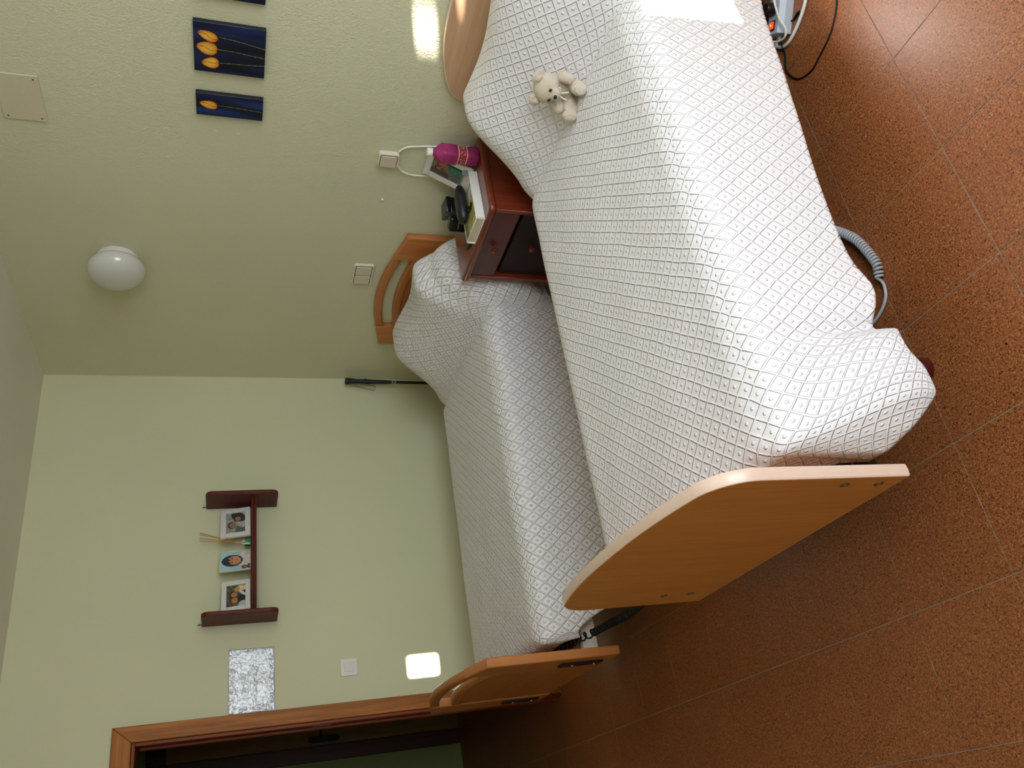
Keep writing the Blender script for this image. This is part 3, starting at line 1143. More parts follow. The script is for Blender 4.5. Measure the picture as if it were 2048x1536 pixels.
# leaning photo frame
def photo_frame(name, label, origin, U, V, w, h, rim, paint, dep=0.014, group=None, mat=None, nx=48, ny=60):
    U, V = Vector(U).normalized(), Vector(V).normalized()
    N = U.cross(V)
    O = Vector(origin)
    th = thing(name, label, 'photo frame', O + U * w / 2, group)
    Mx = Matrix((U, V, N)).transposed().to_4x4()
    Mx.translation = O
    mat = mat or M['frame_white']
    def bar(x0, x1, y0, y1):
        t = bmesh.new()
        box(t, x0, x1, y0, y1, 0, dep, 0.0018, 2)
        b = B(); merge(b, t, Mx)
        obj('frame_bar', b, mat, th)
    bar(0, w, 0, rim); bar(0, w, h - rim, h); bar(0, rim, rim, h - rim); bar(w - rim, w, rim, h - rim)
    t = bmesh.new(); box(t, rim * 0.5, w - rim * 0.5, rim * 0.5, h - rim * 0.5, 0.001, dep * 0.4)
    b = B(); merge(b, t, Mx)
    obj('backing', b, mat, th)
    picture('photograph', O + U * rim + V * rim + N * (dep * 0.45), U, V, w - 2 * rim, h - 2 * rim, nx, ny, paint, M['print'], th)
    return th, Mx

def nz2(u, v, f, s=0.0):
    return noise.noise(Vector((u * f, v * f, s)))

def paint_couple_teal(u, v):
    c = (0.36, 0.31, 0.25)
    c = mixc(c, (0.55, 0.47, 0.36), sstep(0.55, 0.9, v + 0.1 * nz2(u, v, 4)))
    if u > 0.78: c = (0.20, 0.22, 0.17)
    if u < 0.35: c = mixc(c, (0.25, 0.25, 0.24), 0.7)
    if v < 0.45 and u < 0.42: c = mixc((0.32, 0.31, 0.31), (0.72, 0.74, 0.78), max(0, nz2(u, v, 22)) * 1.3)
    if abs(u - 0.64) < 0.17 and v < 0.62: c = mixc((0.17, 0.40, 0.34), (0.30, 0.56, 0.48), 0.5 + 0.9 * nz2(u, v, 16, 2))
    if ell(u, v, 0.66, 0.66, 0.18, 0.12) < 1: c = (0.62, 0.42, 0.33)
    if ell(u, v, 0.42, 0.62, 0.12, 0.14, 0.4) < 1: c = (0.50, 0.29, 0.22)
    if ell(u, v, 0.52, 0.56, 0.20, 0.05, 0.5) < 1: c = (0.60, 0.38, 0.29)
    for cx, cy in ((0.68, 0.78), (0.40, 0.80)):
        if ell(u, v, cx, cy + 0.02, 0.13, 0.085) < 1: c = (0.16, 0.10, 0.09)
        if ell(u, v, cx, cy - 0.01, 0.085, 0.07) < 1: c = (0.66, 0.44, 0.35)
    if v < 0.06: c = (0.62, 0.58, 0.52)
    return c
fU = Vector((1.0, -0.10, 0)); fU.normalize()
fV = Vector((0.04, 0.46, 0.88)); fV = (fV - fU * fV.dot(fU)).normalized()
frm, Mx = photo_frame('photo_frame', 'white photo frame leaning on the nightstand behind the book', (1.795, -0.108, Z0 + 0.006), fU, fV, 0.150, 0.196, 0.026, paint_couple_teal, 0.014)
t = bmesh.new(); box(t, 0.06, 0.09, 0.0, 0.12, -0.004, 0.0)
b = B(); merge(b, t, Mx @ Matrix.Translation((0, 0.02, 0)) )
obj('easel_back', b, M['frame_white'], frm)

# book lying on the nightstand
bk = thing('book', 'thick hardback with yellow-green cover lying on the nightstand', 'book', (1.88, -0.27, Z0))
b = B(); box(b, 1.812, 1.952, -0.396, -0.146, Z0 + 0.004, Z0 + 0.034, 0.001, 1)
obj('page_block', b, M['pages'], bk)
b = B(); box(b, 1.805, 1.957, -0.400, -0.142, Z0, Z0 + 0.004, 0.001, 1)
obj('cover', b, M['paper_white'], bk)
b = B(); box(b, 1.805, 1.957, -0.400, -0.142, Z0 + 0.034, Z0 + 0.038, 0.001, 1)
obj('cover', b, M['paper_white'], bk)
b = B(); box(b, 1.800, 1.808, -0.400, -0.142, Z0, Z0 + 0.038, 0.003, 2)
obj('spine', b, M['paper_white'], bk)
b = B(); box(b, 1.951, 1.956, -0.392, -0.146, Z0 + 0.004, Z0 + 0.034)
obj('fore_edge', b, M['paper_white'], bk)
def paint_cover(u, v):
    # u runs across the cover, v along it
    n_ = nz2(u, v, 7) + 0.5 * nz2(u, v, 18)
    c = mixc((0.62, 0.57, 0.30), (0.80, 0.77, 0.52), 0.5 + 0.8 * n_)
    if v > 0.48: c = mixc(c, (0.82, 0.82, 0.78), sstep(0.45, 0.62, v + 0.08 * n_))
    if ell(u, v, 0.78, 0.36, 0.13, 0.07) < 1: c = (0.25, 0.21, 0.17)
    if ell(u, v, 0.35, 0.75, 0.2, 0.06) < 1: c = (0.55, 0.18, 0.15)
    if v > 0.68 and abs(((u * 9) % 1) - 0.5) < 0.28 and 0.70 < v < 0.74: c = (0.2, 0.2, 0.22)
    if 0.10 < v < 0.14 and n_ > 0.05: c = (0.35, 0.36, 0.18)
    if u < 0.30 and v < 0.5: c = mixc(c, (0.20, 0.26, 0.12), 0.55)
    return c
picture('cover_print', (1.812, -0.396, Z0 + 0.0381), (1, 0, 0), (0, 1, 0), 0.143, 0.250, 40, 64, paint_cover, M['print'], bk, 0.0004)
# thin dark folder under the book
b = B(); prism(b, [(1.692, -0.345), (1.793, -0.372), (1.793, -0.285), (1.712, -0.268)], Z0, Z0 + 0.008, 'z', 0.0012, 1)
tag(obj('notebook', b, plain('dark_green_cover', '#1c2418', 0.4), None), 'thin dark green notebook sticking out beside the book', 'notebook')
# spectacle case
gc = thing('glasses_case', 'black leatherette glasses case lying on the book', 'glasses case', (1.885, -0.26, Z0 + 0.038))
b = B()
t = bmesh.new()
N_ = 22
rings = []
for i in range(N_ + 1):
    a = -1 + 2 * i / N_
    sc_ = (1 - abs(a) ** 3.2) ** 0.5 if abs(a) < 1 else 0
    rings.append([t.verts.new((math.copysign(abs(math.cos(q_ * 2 * PI / 20)) ** 0.8, math.cos(q_ * 2 * PI / 20)) * 0.038 * max(sc_, 0.02),
                               a * 0.096, math.copysign(abs(math.sin(q_ * 2 * PI / 20)) ** 0.8, math.sin(q_ * 2 * PI / 20)) * 0.024 * max(sc_, 0.02))) for q_ in range(20)])
for r0, r1 in zip(rings, rings[1:]):
    for q_ in range(20):
        t.faces.new((r0[q_], r0[(q_ + 1) % 20], r1[(q_ + 1) % 20], r1[q_]))
t.faces.new(rings[0]); t.faces.new(rings[-1])
merge(b, t, Matrix.Translation((1.878, -0.262, Z0 + 0.0630)) @ Matrix.Rotation(math.radians(-2), 4, 'Z') @ Matrix.Rotation(math.radians(-6), 4, 'Y'))
obj('case_shell', b, M['black_leather'], gc)
b = B(); box(b, 1.905, 1.915, -0.325, -0.30, Z0 + 0.0395, Z0 + 0.052, 0.003, 2)
obj('clasp_flap', b, M['black'], gc)
# two black boxes at the back of the nightstand
bx1 = thing('small_box', 'glossy black square box at the back of the nightstand', 'box', (1.65, -0.10, Z0))
b = B()
t = bmesh.new(); box(t, -0.045, 0.045, -0.035, 0.035, 0, 0.045, 0.003, 2)
merge(b, t, Matrix.Translation((1.655, -0.085, Z0)) @ Matrix.Rotation(math.radians(-16), 4, 'Z'))
obj('box_base', b, M['black_gloss'], bx1)
b = B()
t = bmesh.new(); box(t, -0.047, 0.047, -0.037, 0.037, 0.0455, 0.066, 0.004, 2)
merge(b, t, Matrix.Translation((1.655, -0.085, Z0)) @ Matrix.Rotation(math.radians(-16), 4, 'Z'))
obj('lid', b, M['black_gloss'], bx1)
sp_ = thing('desk_gadget', 'small rounded black device with a silver stripe beside the book', 'device', (1.715, -0.235, Z0))
Mc = Matrix.Translation((1.716, -0.222, Z0)) @ Matrix.Rotation(math.radians(28), 4, 'Z')
b = B(); t = bmesh.new(); box(t, -0.033, 0.033, -0.024, 0.024, 0, 0.074, 0.012, 4); merge(b, t, Mc)
obj('body', b, M['black_gloss'], sp_)
b = B(); t = bmesh.new(); box(t, -0.016, 0.016, -0.0252, -0.0238, 0.034, 0.0375); merge(b, t, Mc)
obj('silver_mark', b, M['chrome'], sp_)

# ------------------------------------------------------------------ teddy bear
TB = Vector((2.652, -0.432, 0.612))
td = thing('teddy_bear', 'cream plush teddy bear sitting against the pillow', 'toy', TB)
yaw = math.radians(8)
Mt = Matrix.Translation(TB) @ Matrix.Rotation(yaw, 4, 'Z')     # local: -y forward, x to the viewer's right
HEAD = Matrix.Translation((0.0, -0.012, 0.112)) @ Matrix.Rotation(math.radians(-10), 4, 'Y') @ Matrix.Rotation(math.radians(14), 4, 'X')
b = B()
def bl(c, r, rx=0, ry=0, rz=0, Mh=None):
    t = bmesh.new()
    bmesh.ops.create_uvsphere(t, u_segments=20, v_segments=14, radius=1)
    bmesh.ops.scale(t, vec=Vector(r), verts=t.verts)
    R_ = Matrix.Rotation(math.radians(rz), 4, 'Z') @ Matrix.Rotation(math.radians(ry), 4, 'Y') @ Matrix.Rotation(math.radians(rx), 4, 'X')
    bmesh.ops.transform(t, matrix=Matrix.Translation(c) @ R_, verts=t.verts)
    if Mh is not None:
        bmesh.ops.transform(t, matrix=Mh, verts=t.verts)
    merge(b, t, Mt)
bl((0, 0.012, 0.045), (0.042, 0.037, 0.048))                    # belly
bl((0, 0.004, 0.075), (0.034, 0.030, 0.028))
bl((0, 0, 0), (0.049, 0.044, 0.043), Mh=HEAD)                    # head
bl((0, -0.036, -0.012), (0.023, 0.022, 0.019), Mh=HEAD)          # muzzle
for s in (-1, 1):
    bl((s * 0.040, 0.006, 0.032), (0.024, 0.011, 0.023), ry=s * 35, Mh=HEAD)    # ears
    bl((s * 0.047, -0.014, 0.064), (0.020, 0.032, 0.021), rx=25, rz=s * 16)     # arms
    bl((s * 0.055, -0.036, 0.055), (0.017, 0.018, 0.018))
    bl((s * 0.036, -0.044, 0.024), (0.024, 0.043, 0.025), rz=s * 20)            # legs
    bl((s * 0.049, -0.078, 0.029), (0.021, 0.016, 0.028), rz=s * 20)            # feet
o = obj('plush_body', b, M['plush'], td)
rm = o.modifiers.new('skin', 'REMESH'); rm.mode = 'VOXEL'; rm.voxel_size = 0.0022; rm.use_smooth_shade = True
sm = o.modifiers.new('soften', 'SMOOTH'); sm.factor = 0.6; sm.iterations = 6
for s in (-1, 1):
    b = B(); bl((s * 0.0180, -0.0415, 0.008), (0.0052, 0.0042, 0.0056), Mh=HEAD)
    obj('eye', b, M['black_gloss'], td)
    b = B(); bl((s * 0.041, -0.002, 0.033), (0.013, 0.0075, 0.012), ry=s * 35, Mh=HEAD)
    obj('inner_ear', b, M['plush_pad'], td)
    b = B(); bl((s * 0.0535, -0.092, 0.030), (0.014, 0.0045, 0.019), rz=s * 20)
    obj('foot_pad', b, M['plush_pad'], td)
b = B(); bl((0.0, -0.057, -0.004), (0.0075, 0.0055, 0.006), Mh=HEAD)
obj('nose', b, M['black_leather'], td)
b = B()
ring = [Mt @ Vector((0.033 * math.cos(a), -0.002 + 0.031 * math.sin(a), 0.082)) for a in [2 * PI * i / 24 for i in range(25)]]
tube(b, ring, 0.0035, 8)
for s in (-1, 1):
    loop = [Mt @ Vector(p) for p in ((0, -0.036, 0.078), (s * 0.012, -0.041, 0.086), (s * 0.024, -0.042, 0.080), (s * 0.013, -0.042, 0.073), (0, -0.037, 0.077))]
    tube(b, spline(loop, 5), 0.0022, 6)
    tail = [Mt @ Vector(p) for p in ((0, -0.037, 0.077), (s * 0.009, -0.044, 0.062), (s * 0.014, -0.046, 0.046))]
    tube(b, spline(tail, 5), 0.0026, 6)
obj('ribbon_bow', b, M['ribbon'], td)

# ------------------------------------------------------------------ on the back wall
def tulip_paint(tulips, seed, w, h):
    def f(u, v):
        x, y = u * w, v * h
        s = noise.noise(Vector((x * 22, y * 5, seed)))
        s2 = noise.noise(Vector((x * 50, y * 8, seed + 3)))
        c = mixc((0.05, 0.055, 0.10), (0.12, 0.19, 0.42), max(0, min(1, 0.45 + 0.9 * s + 0.25 * s2)))
        for (tx, ty, rx, ry, ang, sx) in tulips:
            if v < ty:
                # dark shade along the stem then the stem itself
                q = (ty - v) / ty
                px = tx + (sx - tx) * (q ** 1.6) + 0.01 * math.sin(q * 5)
                d = abs(u - px) * w
                c = mixc(c, (0.06, 0.07, 0.07), 0.75 * max(0, 1 - d / 0.016))
                if d < 0.0013:
                    c = mixc((0.36, 0.48, 0.36), (0.45, 0.47, 0.25), q)
            e = ell(x, y, tx * w, ty * h, rx * (1 - 0.28 * (y - ty * h) / ry), ry, ang)
            if e < 1.25:
                c = mixc(c, (0.16, 0.06, 0.05), 0.8 * (1.25 - max(1, e)) / 0.25)
            if e < 1:
                k_ = noise.noise(Vector((x * 60, y * 20, seed + 9)))
                c = mixc((0.93, 0.76, 0.30), (0.80, 0.38, 0.10), max(0, min(1, e ** 3 * 0.95 + 0.25 * k_)))
                dl = abs((x - tx * w) * math.cos(ang) + (y - ty * h) * math.sin(ang) - 0.0035 * math.sin((y - ty * h) * 120))
                if dl < 0.0013: c = mixc(c, (0.55, 0.26, 0.06), 0.8)
        return c
    return f
def canvas(label, x0, x1, z0, z1, tul, seed, nx, ny):
    th = thing('tulip_painting', label, 'painting', ((x0 + x1) / 2, 0, z0), 'tulip canvases on the headboard wall')
    b = B(); box(b, x0, x1, -0.018, -0.001, z0, z1, 0.0015, 1)
    obj('canvas_box', b, plain('dark_canvas_edge', '#10131f', 0.6), th)
    picture('painted_face', (x0 + 0.001, -0.0181, z0 + 0.001), (1, 0, 0), (0, 0, 1), x1 - x0 - 0.002, z1 - z0 - 0.002, nx, ny, tulip_paint(tul, seed, x1 - x0, z1 - z0), M['canvas'], th, 0.0004)
canvas('dark blue canvas with three yellow tulips on the green wall', 2.181, 2.386, 1.583, 1.819,
       [(0.20, 0.775, 0.0225, 0.029, 0.17, 0.285), (0.49, 0.82, 0.0265, 0.034, -0.22, 0.44), (0.74, 0.805, 0.019, 0.034, -0.40, 0.63)], 1.0, 100, 115)
canvas('narrow dark blue canvas with a single yellow tulip', 1.979, 2.083, 1.582, 1.818, [(0.50, 0.82, 0.0185, 0.031, -0.2, 0.42)], 4.0, 56, 115)
canvas('dark blue tulip canvas cut off by the picture edge', 2.484, 2.60, 1.590, 1.822, [(0.5, 0.82, 0.021, 0.032, 0.0, 0.5)], 7.0, 40, 80)

cv = thing('junction_cover', 'beige rectangular blank cover screwed high on the wall', 'cover plate', (1.95, 0, 2.33))
b = B(); box(b, 1.846, 2.056, -0.006, -0.0005, 2.332, 2.472, 0.003, 2)
obj('plate', b, plain('beige_cover', '#cdc6a9', 0.5, var=0.02), cv)
for xx in (1.862, 2.040):
    for zz_ in (2.348, 2.456):
        b = B(); lathe(b, [(0.0035, 0), (0.003, 0.0012), (0, 0.0014)], (xx, -0.006, zz_), 10, Matrix.Rotation(PI / 2, 4, 'X'))
        obj('screw', b, M['screw'], cv)

lm = thing('wall_lamp', 'white opal glass dome lamp mounted high on the wall', 'lamp', (1.03, 0, 2.175))
RX = Matrix.Rotation(PI / 2, 4, 'X')
b = B(); lathe(b, [(0, 0.0), (0.086, 0.0), (0.088, 0.004), (0.088, 0.044), (0.084, 0.048), (0, 0.048)], (1.056, -0.0005, 2.177), 48, RX)
obj('base_ring', b, M['white_plastic'], lm)
b = B()
prof = [(0.08, 0.044)] + [(0.121 * math.cos(a) ** 0.8 if math.cos(a) > 0 else 0, 0.070 + 0.068 * math.sin(a)) for a in [math.radians(d) for d in range(-20, 91, 5)]]
prof[-1] = (0.0, 0.138)
lathe(b, prof, (1.056, -0.0005, 2.177), 48, RX)
obj('glass_dome', b, M['opal'], lm, sharp=80)

ssw = thing('light_switch', 'double ivory rocker switch above the slotted headboard', 'switch', (1.05, 0, 1.02))
b = B(); prism(b, rrect(0.972, 1.126, 1.022, 1.122, 0.012), -0.014, -0.0005, 'y', 0.004, 2)
obj('surround', b, M['ivory'], ssw)
b = B(); prism(b, rrect(0.979, 1.117, 1.031, 1.113, 0.007), -0.0145, -0.0135, 'y')
obj('gap_shade', b, M['dark'], ssw)  # thin dark plate painted as the shaded gap round the rockers
for a, c in ((0.982, 1.0455), (1.0505, 1.114)):
    b = B(); prism(b, rrect(a, c, 1.034, 1.110, 0.006), -0.019, -0.013, 'y', 0.0025, 2)
    obj('rocker', b, plain('ivory_rocker', '#cfc5b2', 0.4, var=0.02), ssw)
skt = thing('wall_box', 'ivory surface-mounted wall box with two white cables above the nightstand', 'wall box', (1.845, 0, 1.03))
b = B(); prism(b, rrect(1.806, 1.882, 1.030, 1.118, 0.012), -0.024, -0.0005, 'y', 0.005, 2)
obj('housing', b, M['ivory'], skt)
b = B(); prism(b, rrect(1.8095, 1.8745, 1.0375, 1.1105, 0.010), -0.0245, -0.0235, 'y')
obj('gap_shade', b, M['dark'], skt)  # dark plate again in place of a shaded gap
b = B(); prism(b, rrect(1.812, 1.872, 1.040, 1.108, 0.009), -0.029, -0.023, 'y', 0.0025, 2)
obj('rocker', b, plain('ivory_rocker_b', '#cbc0ae', 0.4, var=0.02), skt)
b = B(); tube(b, spline([(1.872, -0.012, 1.040), (1.895, -0.012, 1.034), (1.918, -0.010, 1.008), (1.930, -0.010, 0.96), (1.938, -0.010, 0.90), (1.940, -0.008, 0.80), (1.952, -0.006, 0.752)], 8), 0.0042, 10)
obj('cable', b, M['cable_white'], skt)
b = B(); tube(b, spline([(1.818, -0.012, 1.036), (1.806, -0.012, 1.024), (1.781, -0.010, 1.006), (1.765, -0.010, 0.966), (1.763, -0.010, 0.90), (1.766, -0.008, 0.80), (1.77, -0.006, 0.742)], 8), 0.0042, 10)
obj('cable', b, M['cable_white'], skt)
b = B(); lathe(b, [(0.0, 0.0), (0.005, 0.0), (0.006, 0.004), (0.004, 0.007), (0, 0.008)], (1.589, -0.0003, 1.057), 14, RX)
tag(obj('wall_plug', b, M['nail'], None), 'tiny white screw plug in the wall above the nightstand', 'wall plug')

# ------------------------------------------------------------------ on the left wall
sh = thing('wall_shelf', 'dark red wall shelf with rounded end panels holding photo frames', 'shelf', (0, -1.1, 1.44))
def end_panel(ya, yb, zlo, zhi):
    b = B()
    prism(b, rrect(0.001, 0.20, zlo, zhi, 0.035, 6, (0, 1, 1, 0)), ya, yb, 'y', 0.005, 3)
    p = obj('end_panel', b, M['shelf_wood'], sh)
    b = B()
    tube(b, [(0.004, (ya + yb) / 2, zhi - 0.004), (0.004, (ya + yb) / 2, zhi + 0.010), (0.003, (ya + yb) / 2, zhi + 0.018)], 0.0022, 6)
    tube(b, [(0.012, (ya + yb) / 2, zhi + 0.010), (0.001, (ya + yb) / 2, zhi + 0.018)], 0.0022, 6)
    obj('hanger_hook', b, M['screw'], p)
end_panel(-0.811, -0.789, 1.443, 1.80)
end_panel(-1.426, -1.404, 1.450, 1.806)
b = B()
box(b, 0.001, 0.165, -1.404, -0.811, 1.552, 1.576, 0.002, 1)
bd = obj('shelf_board', b, M['shelf_wood'], sh)
b = B(); tube(b, [(0.166, -1.403, 1.564), (0.166, -0.812, 1.564)], 0.006, 8)
obj('edge_bead', b, M['shelf_wood'], bd)
ZS = 1.5765
def face(c, u, v, cx, cy, r, skin, hair):
    if ell(u, v, cx, cy + r * 0.25, r * 1.1, r * 1.35) < 1: c = hair
    if ell(u, v, cx, cy - r * 0.12, r * 0.86, r * 1.12) < 1:
        c = skin
        for s in (-1, 1):
            if ell(u, v, cx + s * r * 0.36, cy + r * 0.08, r * 0.17, r * 0.09) < 1: c = mixc(skin, (0.1, 0.07, 0.06), 0.75)
        if ell(u, v, cx, cy - r * 0.62, r * 0.32, r * 0.10) < 1: c = mixc(skin, (0.55, 0.15, 0.12), 0.6)
        if ell(u, v, cx, cy - r * 0.25, r * 0.10, r * 0.2) < 1: c = mixc(skin, (0.3, 0.18, 0.12), 0.3)
    return c
def paint_grey_couple(u, v):
    n_ = nz2(u, v, 9, 1)
    c = mixc((0.42, 0.44, 0.41), (0.78, 0.78, 0.75), 0.5 + 0.9 * n_)
    if v > 0.55: c = mixc(c, (0.60, 0.60, 0.56), 0.6)
    if ell(u, v, 0.18, 0.1, 0.32, 0.42) < 1: c = mixc((0.30, 0.33, 0.30), (0.42, 0.45, 0.42), 0.5 + nz2(u, v, 30))
    if ell(u, v, 0.52, 0.1, 0.26, 0.36) < 1: c = mixc((0.80, 0.80, 0.76), (0.50, 0.50, 0.48), 0.4 + nz2(u, v, 20))
    if ell(u, v, 0.80, 0.36, 0.22, 0.40, -0.4) < 1: c = (0.24, 0.24, 0.23)
    c = face(c, u, v, 0.40, 0.66, 0.16, (0.62, 0.47, 0.40), (0.26, 0.24, 0.22))
    c = face(c, u, v, 0.70, 0.40, 0.13, (0.66, 0.50, 0.42), (0.20, 0.19, 0.18))
    return c
def paint_boy(u, v):
    c = mixc((0.53, 0.70, 0.76), (0.66, 0.80, 0.84), v)
    if ell(u, v, 0.52, 0.05, 0.50, 0.44) < 1: c = mixc((0.84, 0.80, 0.76), (0.74, 0.70, 0.66), 0.5 + nz2(u, v, 6))
    if ell(u, v, 0.54, 0.60, 0.31, 0.36) < 1: c = mixc((0.13, 0.15, 0.17), (0.20, 0.23, 0.26), 0.5 + nz2(u, v, 25))
    if ell(u, v, 0.55, 0.54, 0.23, 0.24) < 1 and v < 0.68 + 0.05 * math.sin(u * 40):
        c = mixc((0.80, 0.54, 0.38), (0.66, 0.38, 0.26), max(0, (0.5 - u) * 1.2))
        for s in (-1, 1):
            if ell(u, v, 0.56 + s * 0.10, 0.60, 0.05, 0.02) < 1: c = (0.18, 0.11, 0.09)
        if ell(u, v, 0.57, 0.43, 0.07, 0.02) < 1: c = (0.62, 0.25, 0.20)
        if ell(u, v, 0.58, 0.51, 0.03, 0.03) < 1: c = (0.68, 0.42, 0.30)
    if ell(u, v, 0.16, 0.18, 0.10, 0.10) < 1: c = (0.23, 0.16, 0.15)
    if ell(u, v, 0.16, 0.165, 0.06, 0.06) < 1: c = (0.55, 0.40, 0.36)
    if ell(u, v, 0.18, 0.03, 0.13, 0.06) < 1: c = (0.24, 0.22, 0.34)
    return c
def paint_trio(u, v):
    n_ = nz2(u, v, 8, 4)
    c = mixc((0.24, 0.24, 0.18), (0.42, 0.44, 0.36), 0.5 + 0.9 * n_)
    if ell(u, v, 0.35, 0.0, 0.36, 0.40) < 1: c = (0.12, 0.15, 0.17)
    if ell(u, v, 0.06, 0.10, 0.2, 0.28) < 1: c = (0.72, 0.72, 0.70)
    if ell(u, v, 0.62, 0.16, 0.07, 0.22, -0.6) < 1: c = (0.82, 0.80, 0.74)
    if ell(u, v, 0.86, 0.2, 0.14, 0.24) < 1: c = mixc((0.78, 0.66, 0.40), (0.9, 0.86, 0.75), 0.5 + nz2(u, v, 14))
    c = face(c, u, v, 0.30, 0.60, 0.15, (0.74, 0.50, 0.28), (0.30, 0.20, 0.12))
    c = face(c, u, v, 0.56, 0.62, 0.14, (0.72, 0.50, 0.34), (0.24, 0.15, 0.10))
    c = face(c, u, v, 0.80, 0.44, 0.11, (0.80, 0.60, 0.38), (0.60, 0.48, 0.28))
    return c
def shelf_frame(label, y_r, y_l, x_r, x_l, h, lean, rim, paint, mat, dep=0.014):
    # seen from the room the frame's right end is the one nearer the corner (larger y)
    O = Vector((x_l, y_l, ZS + 0.002))
    U = Vector((x_r - x_l, y_r - y_l, 0)); w = U.length
    U.normalize()
    out = Vector((U.y, -U.x, 0))            # points into the room
    if out.x < 0: out = -out
    V = (Vector((0, 0, 1)) - out * math.tan(lean)).normalized()
    th, Mx = photo_frame('photo_frame', label, O, U, V, w, h, rim, paint, dep, 'photo frames on the wall shelf', mat, 56, 44)
    t = bmesh.new(); box(t, w * 0.42, w * 0.58, 0.0, h * 0.72, -0.002, 0.0)
    b = B(); merge(b, t, Mx)
    obj('easel_back', b, mat, th)
shelf_frame('white landscape frame with a grey photo of two faces, nearest the corner', -0.835, -1.012, 0.060, 0.125, 0.148, math.radians(9), 0.027, paint_grey_couple, M['frame_white'])
shelf_frame('small thin-edged frame with a dark-haired child on blue, mid-shelf', -1.078, -1.188, 0.098, 0.118, 0.150, math.radians(8), 0.0045, paint_boy, plain('thin_cream_frame', '#d8cfae', 0.4), 0.010)
shelf_frame('white landscape frame with three faces, at the door end of the shelf', -1.225, -1.388, 0.070, 0.120, 0.138, math.radians(9), 0.024, paint_trio, M['frame_white'])
df = thing('reed_diffuser', 'small glass reed diffuser with green liquid on the shelf', 'diffuser', (0.10, -1.036, ZS))
DC = (0.10, -1.036, ZS)
b = B(); sqlathe(b, [(0.019, 0.001, 5), (0.0205, 0.003, 5), (0.0205, 0.048, 5), (0.018, 0.053, 4), (0.010, 0.058, 2), (0.010, 0.070, 2), (0.0125, 0.071, 2), (0.0125, 0.0745, 2)], DC)
obj('glass_jar', b, M['clear'], df)
b = B(); sqlathe(b, [(0.018, 0.004, 5), (0.0185, 0.006, 5), (0.0185, 0.030, 5)], DC)
obj('liquid', b, M['green_liquid'], df)
for (tx, ty) in ((0.0, 0.060), (0.004, 0.050), (-0.006, 0.020), (0.012, 0.028)):
    b = B(); tube(b, [(DC[0] - tx * 0.3, DC[1] - ty * 0.25, ZS + 0.006), (DC[0] + tx, DC[1] + ty, ZS + 0.248)], 0.0019, 6)
    obj('reed', b, M['stick_wood'], df)

# embossed silver plaque
pq = thing('silver_plaque', 'embossed silver relief plaque hung on the wall next to the door casing', 'plaque', (0, -1.7, 1.464))
py0, py1, pz0, pz1 = -1.849, -1.548, 1.464, 1.680
b = B()
nx_, ny_ = 110, 80
vs = []
for j in range(ny_ + 1):
    row = []
    for i in range(nx_ + 1):
        u, v = i / nx_, j / ny_
        ed = min(u * 1.4, (1 - u) * 1.4, v, 1 - v)
        h = 0.0035
        rimf = math.exp(-((ed - 0.09) / 0.06) ** 2)
        h += rimf * 0.0035 * abs(noise.noise(Vector((u * 26, v * 18, 2.0)))) * 2
        h += 0.002 * noise.noise(Vector((u * 40, v * 30, 7.0))) + 0.003 * noise.noise(Vector((u * 9, v * 7, 1.0)))
        fig = math.exp(-(((u - 0.48) / 0.20) ** 2 + ((v - 0.45) / 0.34) ** 2))
        h += 0.006 * fig * (0.5 + abs(noise.noise(Vector((u * 13, v * 11, 4.0)))))
        h *= 1 - math.exp(-ed / 0.012) * 0.7
        row.append(b.verts.new((0.002 + h, py0 + (py1 - py0) * u, pz0 + (pz1 - pz0) * v)))
    vs.append(row)
for j in range(ny_):
    for i in range(nx_):
        b.faces.new((vs[j][i], vs[j][i + 1], vs[j + 1][i + 1], vs[j + 1][i]))
for f in b.faces: f.smooth = True
obj('relief_sheet', b, M['silver'], pq, recalc=False)
b = B(); box(b, 0.0005, 0.003, py0, py1, pz0, pz1, 0.0008, 1)
obj('backing', b, M['silver'], pq)

s2 = thing('light_switch', 'single white rocker switch on the wall beside the door', 'switch', (0, -1.685, 1.064))
b = B(); prism(b, rrect(-1.726, -1.643, 1.064, 1.148, 0.005), 0.0005, 0.009, 'x', 0.002, 2)
obj('surround', b, M['white_plastic'], s2)
b = B(); prism(b, rrect(-1.706, -1.662, 1.080, 1.128, 0.003), 0.008, 0.0125, 'x', 0.0015, 2)
obj('rocker', b, plain('white_rocker_gloss', '#dedbd2', 0.18, var=0.01), s2)

# ------------------------------------------------------------------ walking pole in the corner
wp = thing('walking_pole', 'black walking pole with grip and wrist strap standing in the corner', 'walking pole', (0.1, -0.08, 0))
p0, p1 = Vector((0.10, -0.085, 0.0)), Vector((0.062, -0.052, 1.045))
def on(t): return p0.lerp(p1, t)
b = B(); tube(b, [on(0.02), on(0.40), on(0.405), on(0.74)], [0.007, 0.007, 0.009, 0.009], 12)
obj('shaft', b, M['black'], wp)
b = B(); tube(b, [on(0.0), on(0.012), on(0.03)], [0.004, 0.008, 0.0085], 10)
obj('rubber_tip', b, M['rubber'], wp)
b = B()
gp = [(0.74, 0.011), (0.78, 0.0125), (0.84, 0.013), (0.87, 0.0145), (0.885, 0.018), (0.895, 0.0145), (0.93, 0.0135), (0.955, 0.0165), (0.975, 0.019), (0.99, 0.021), (1.0, 0.016)]
tube(b, [on(t) for t, _ in gp], [r_ for _, r_ in gp], 14)
obj('grip', b, M['rubber'], wp)
for t_ in (0.712, 0.728):
    b = B(); tube(b, [on(t_), on(t_ + 0.006)], 0.0098, 12)
    obj('band', b, M['chrome'], wp)
b = B()
t = bmesh.new()
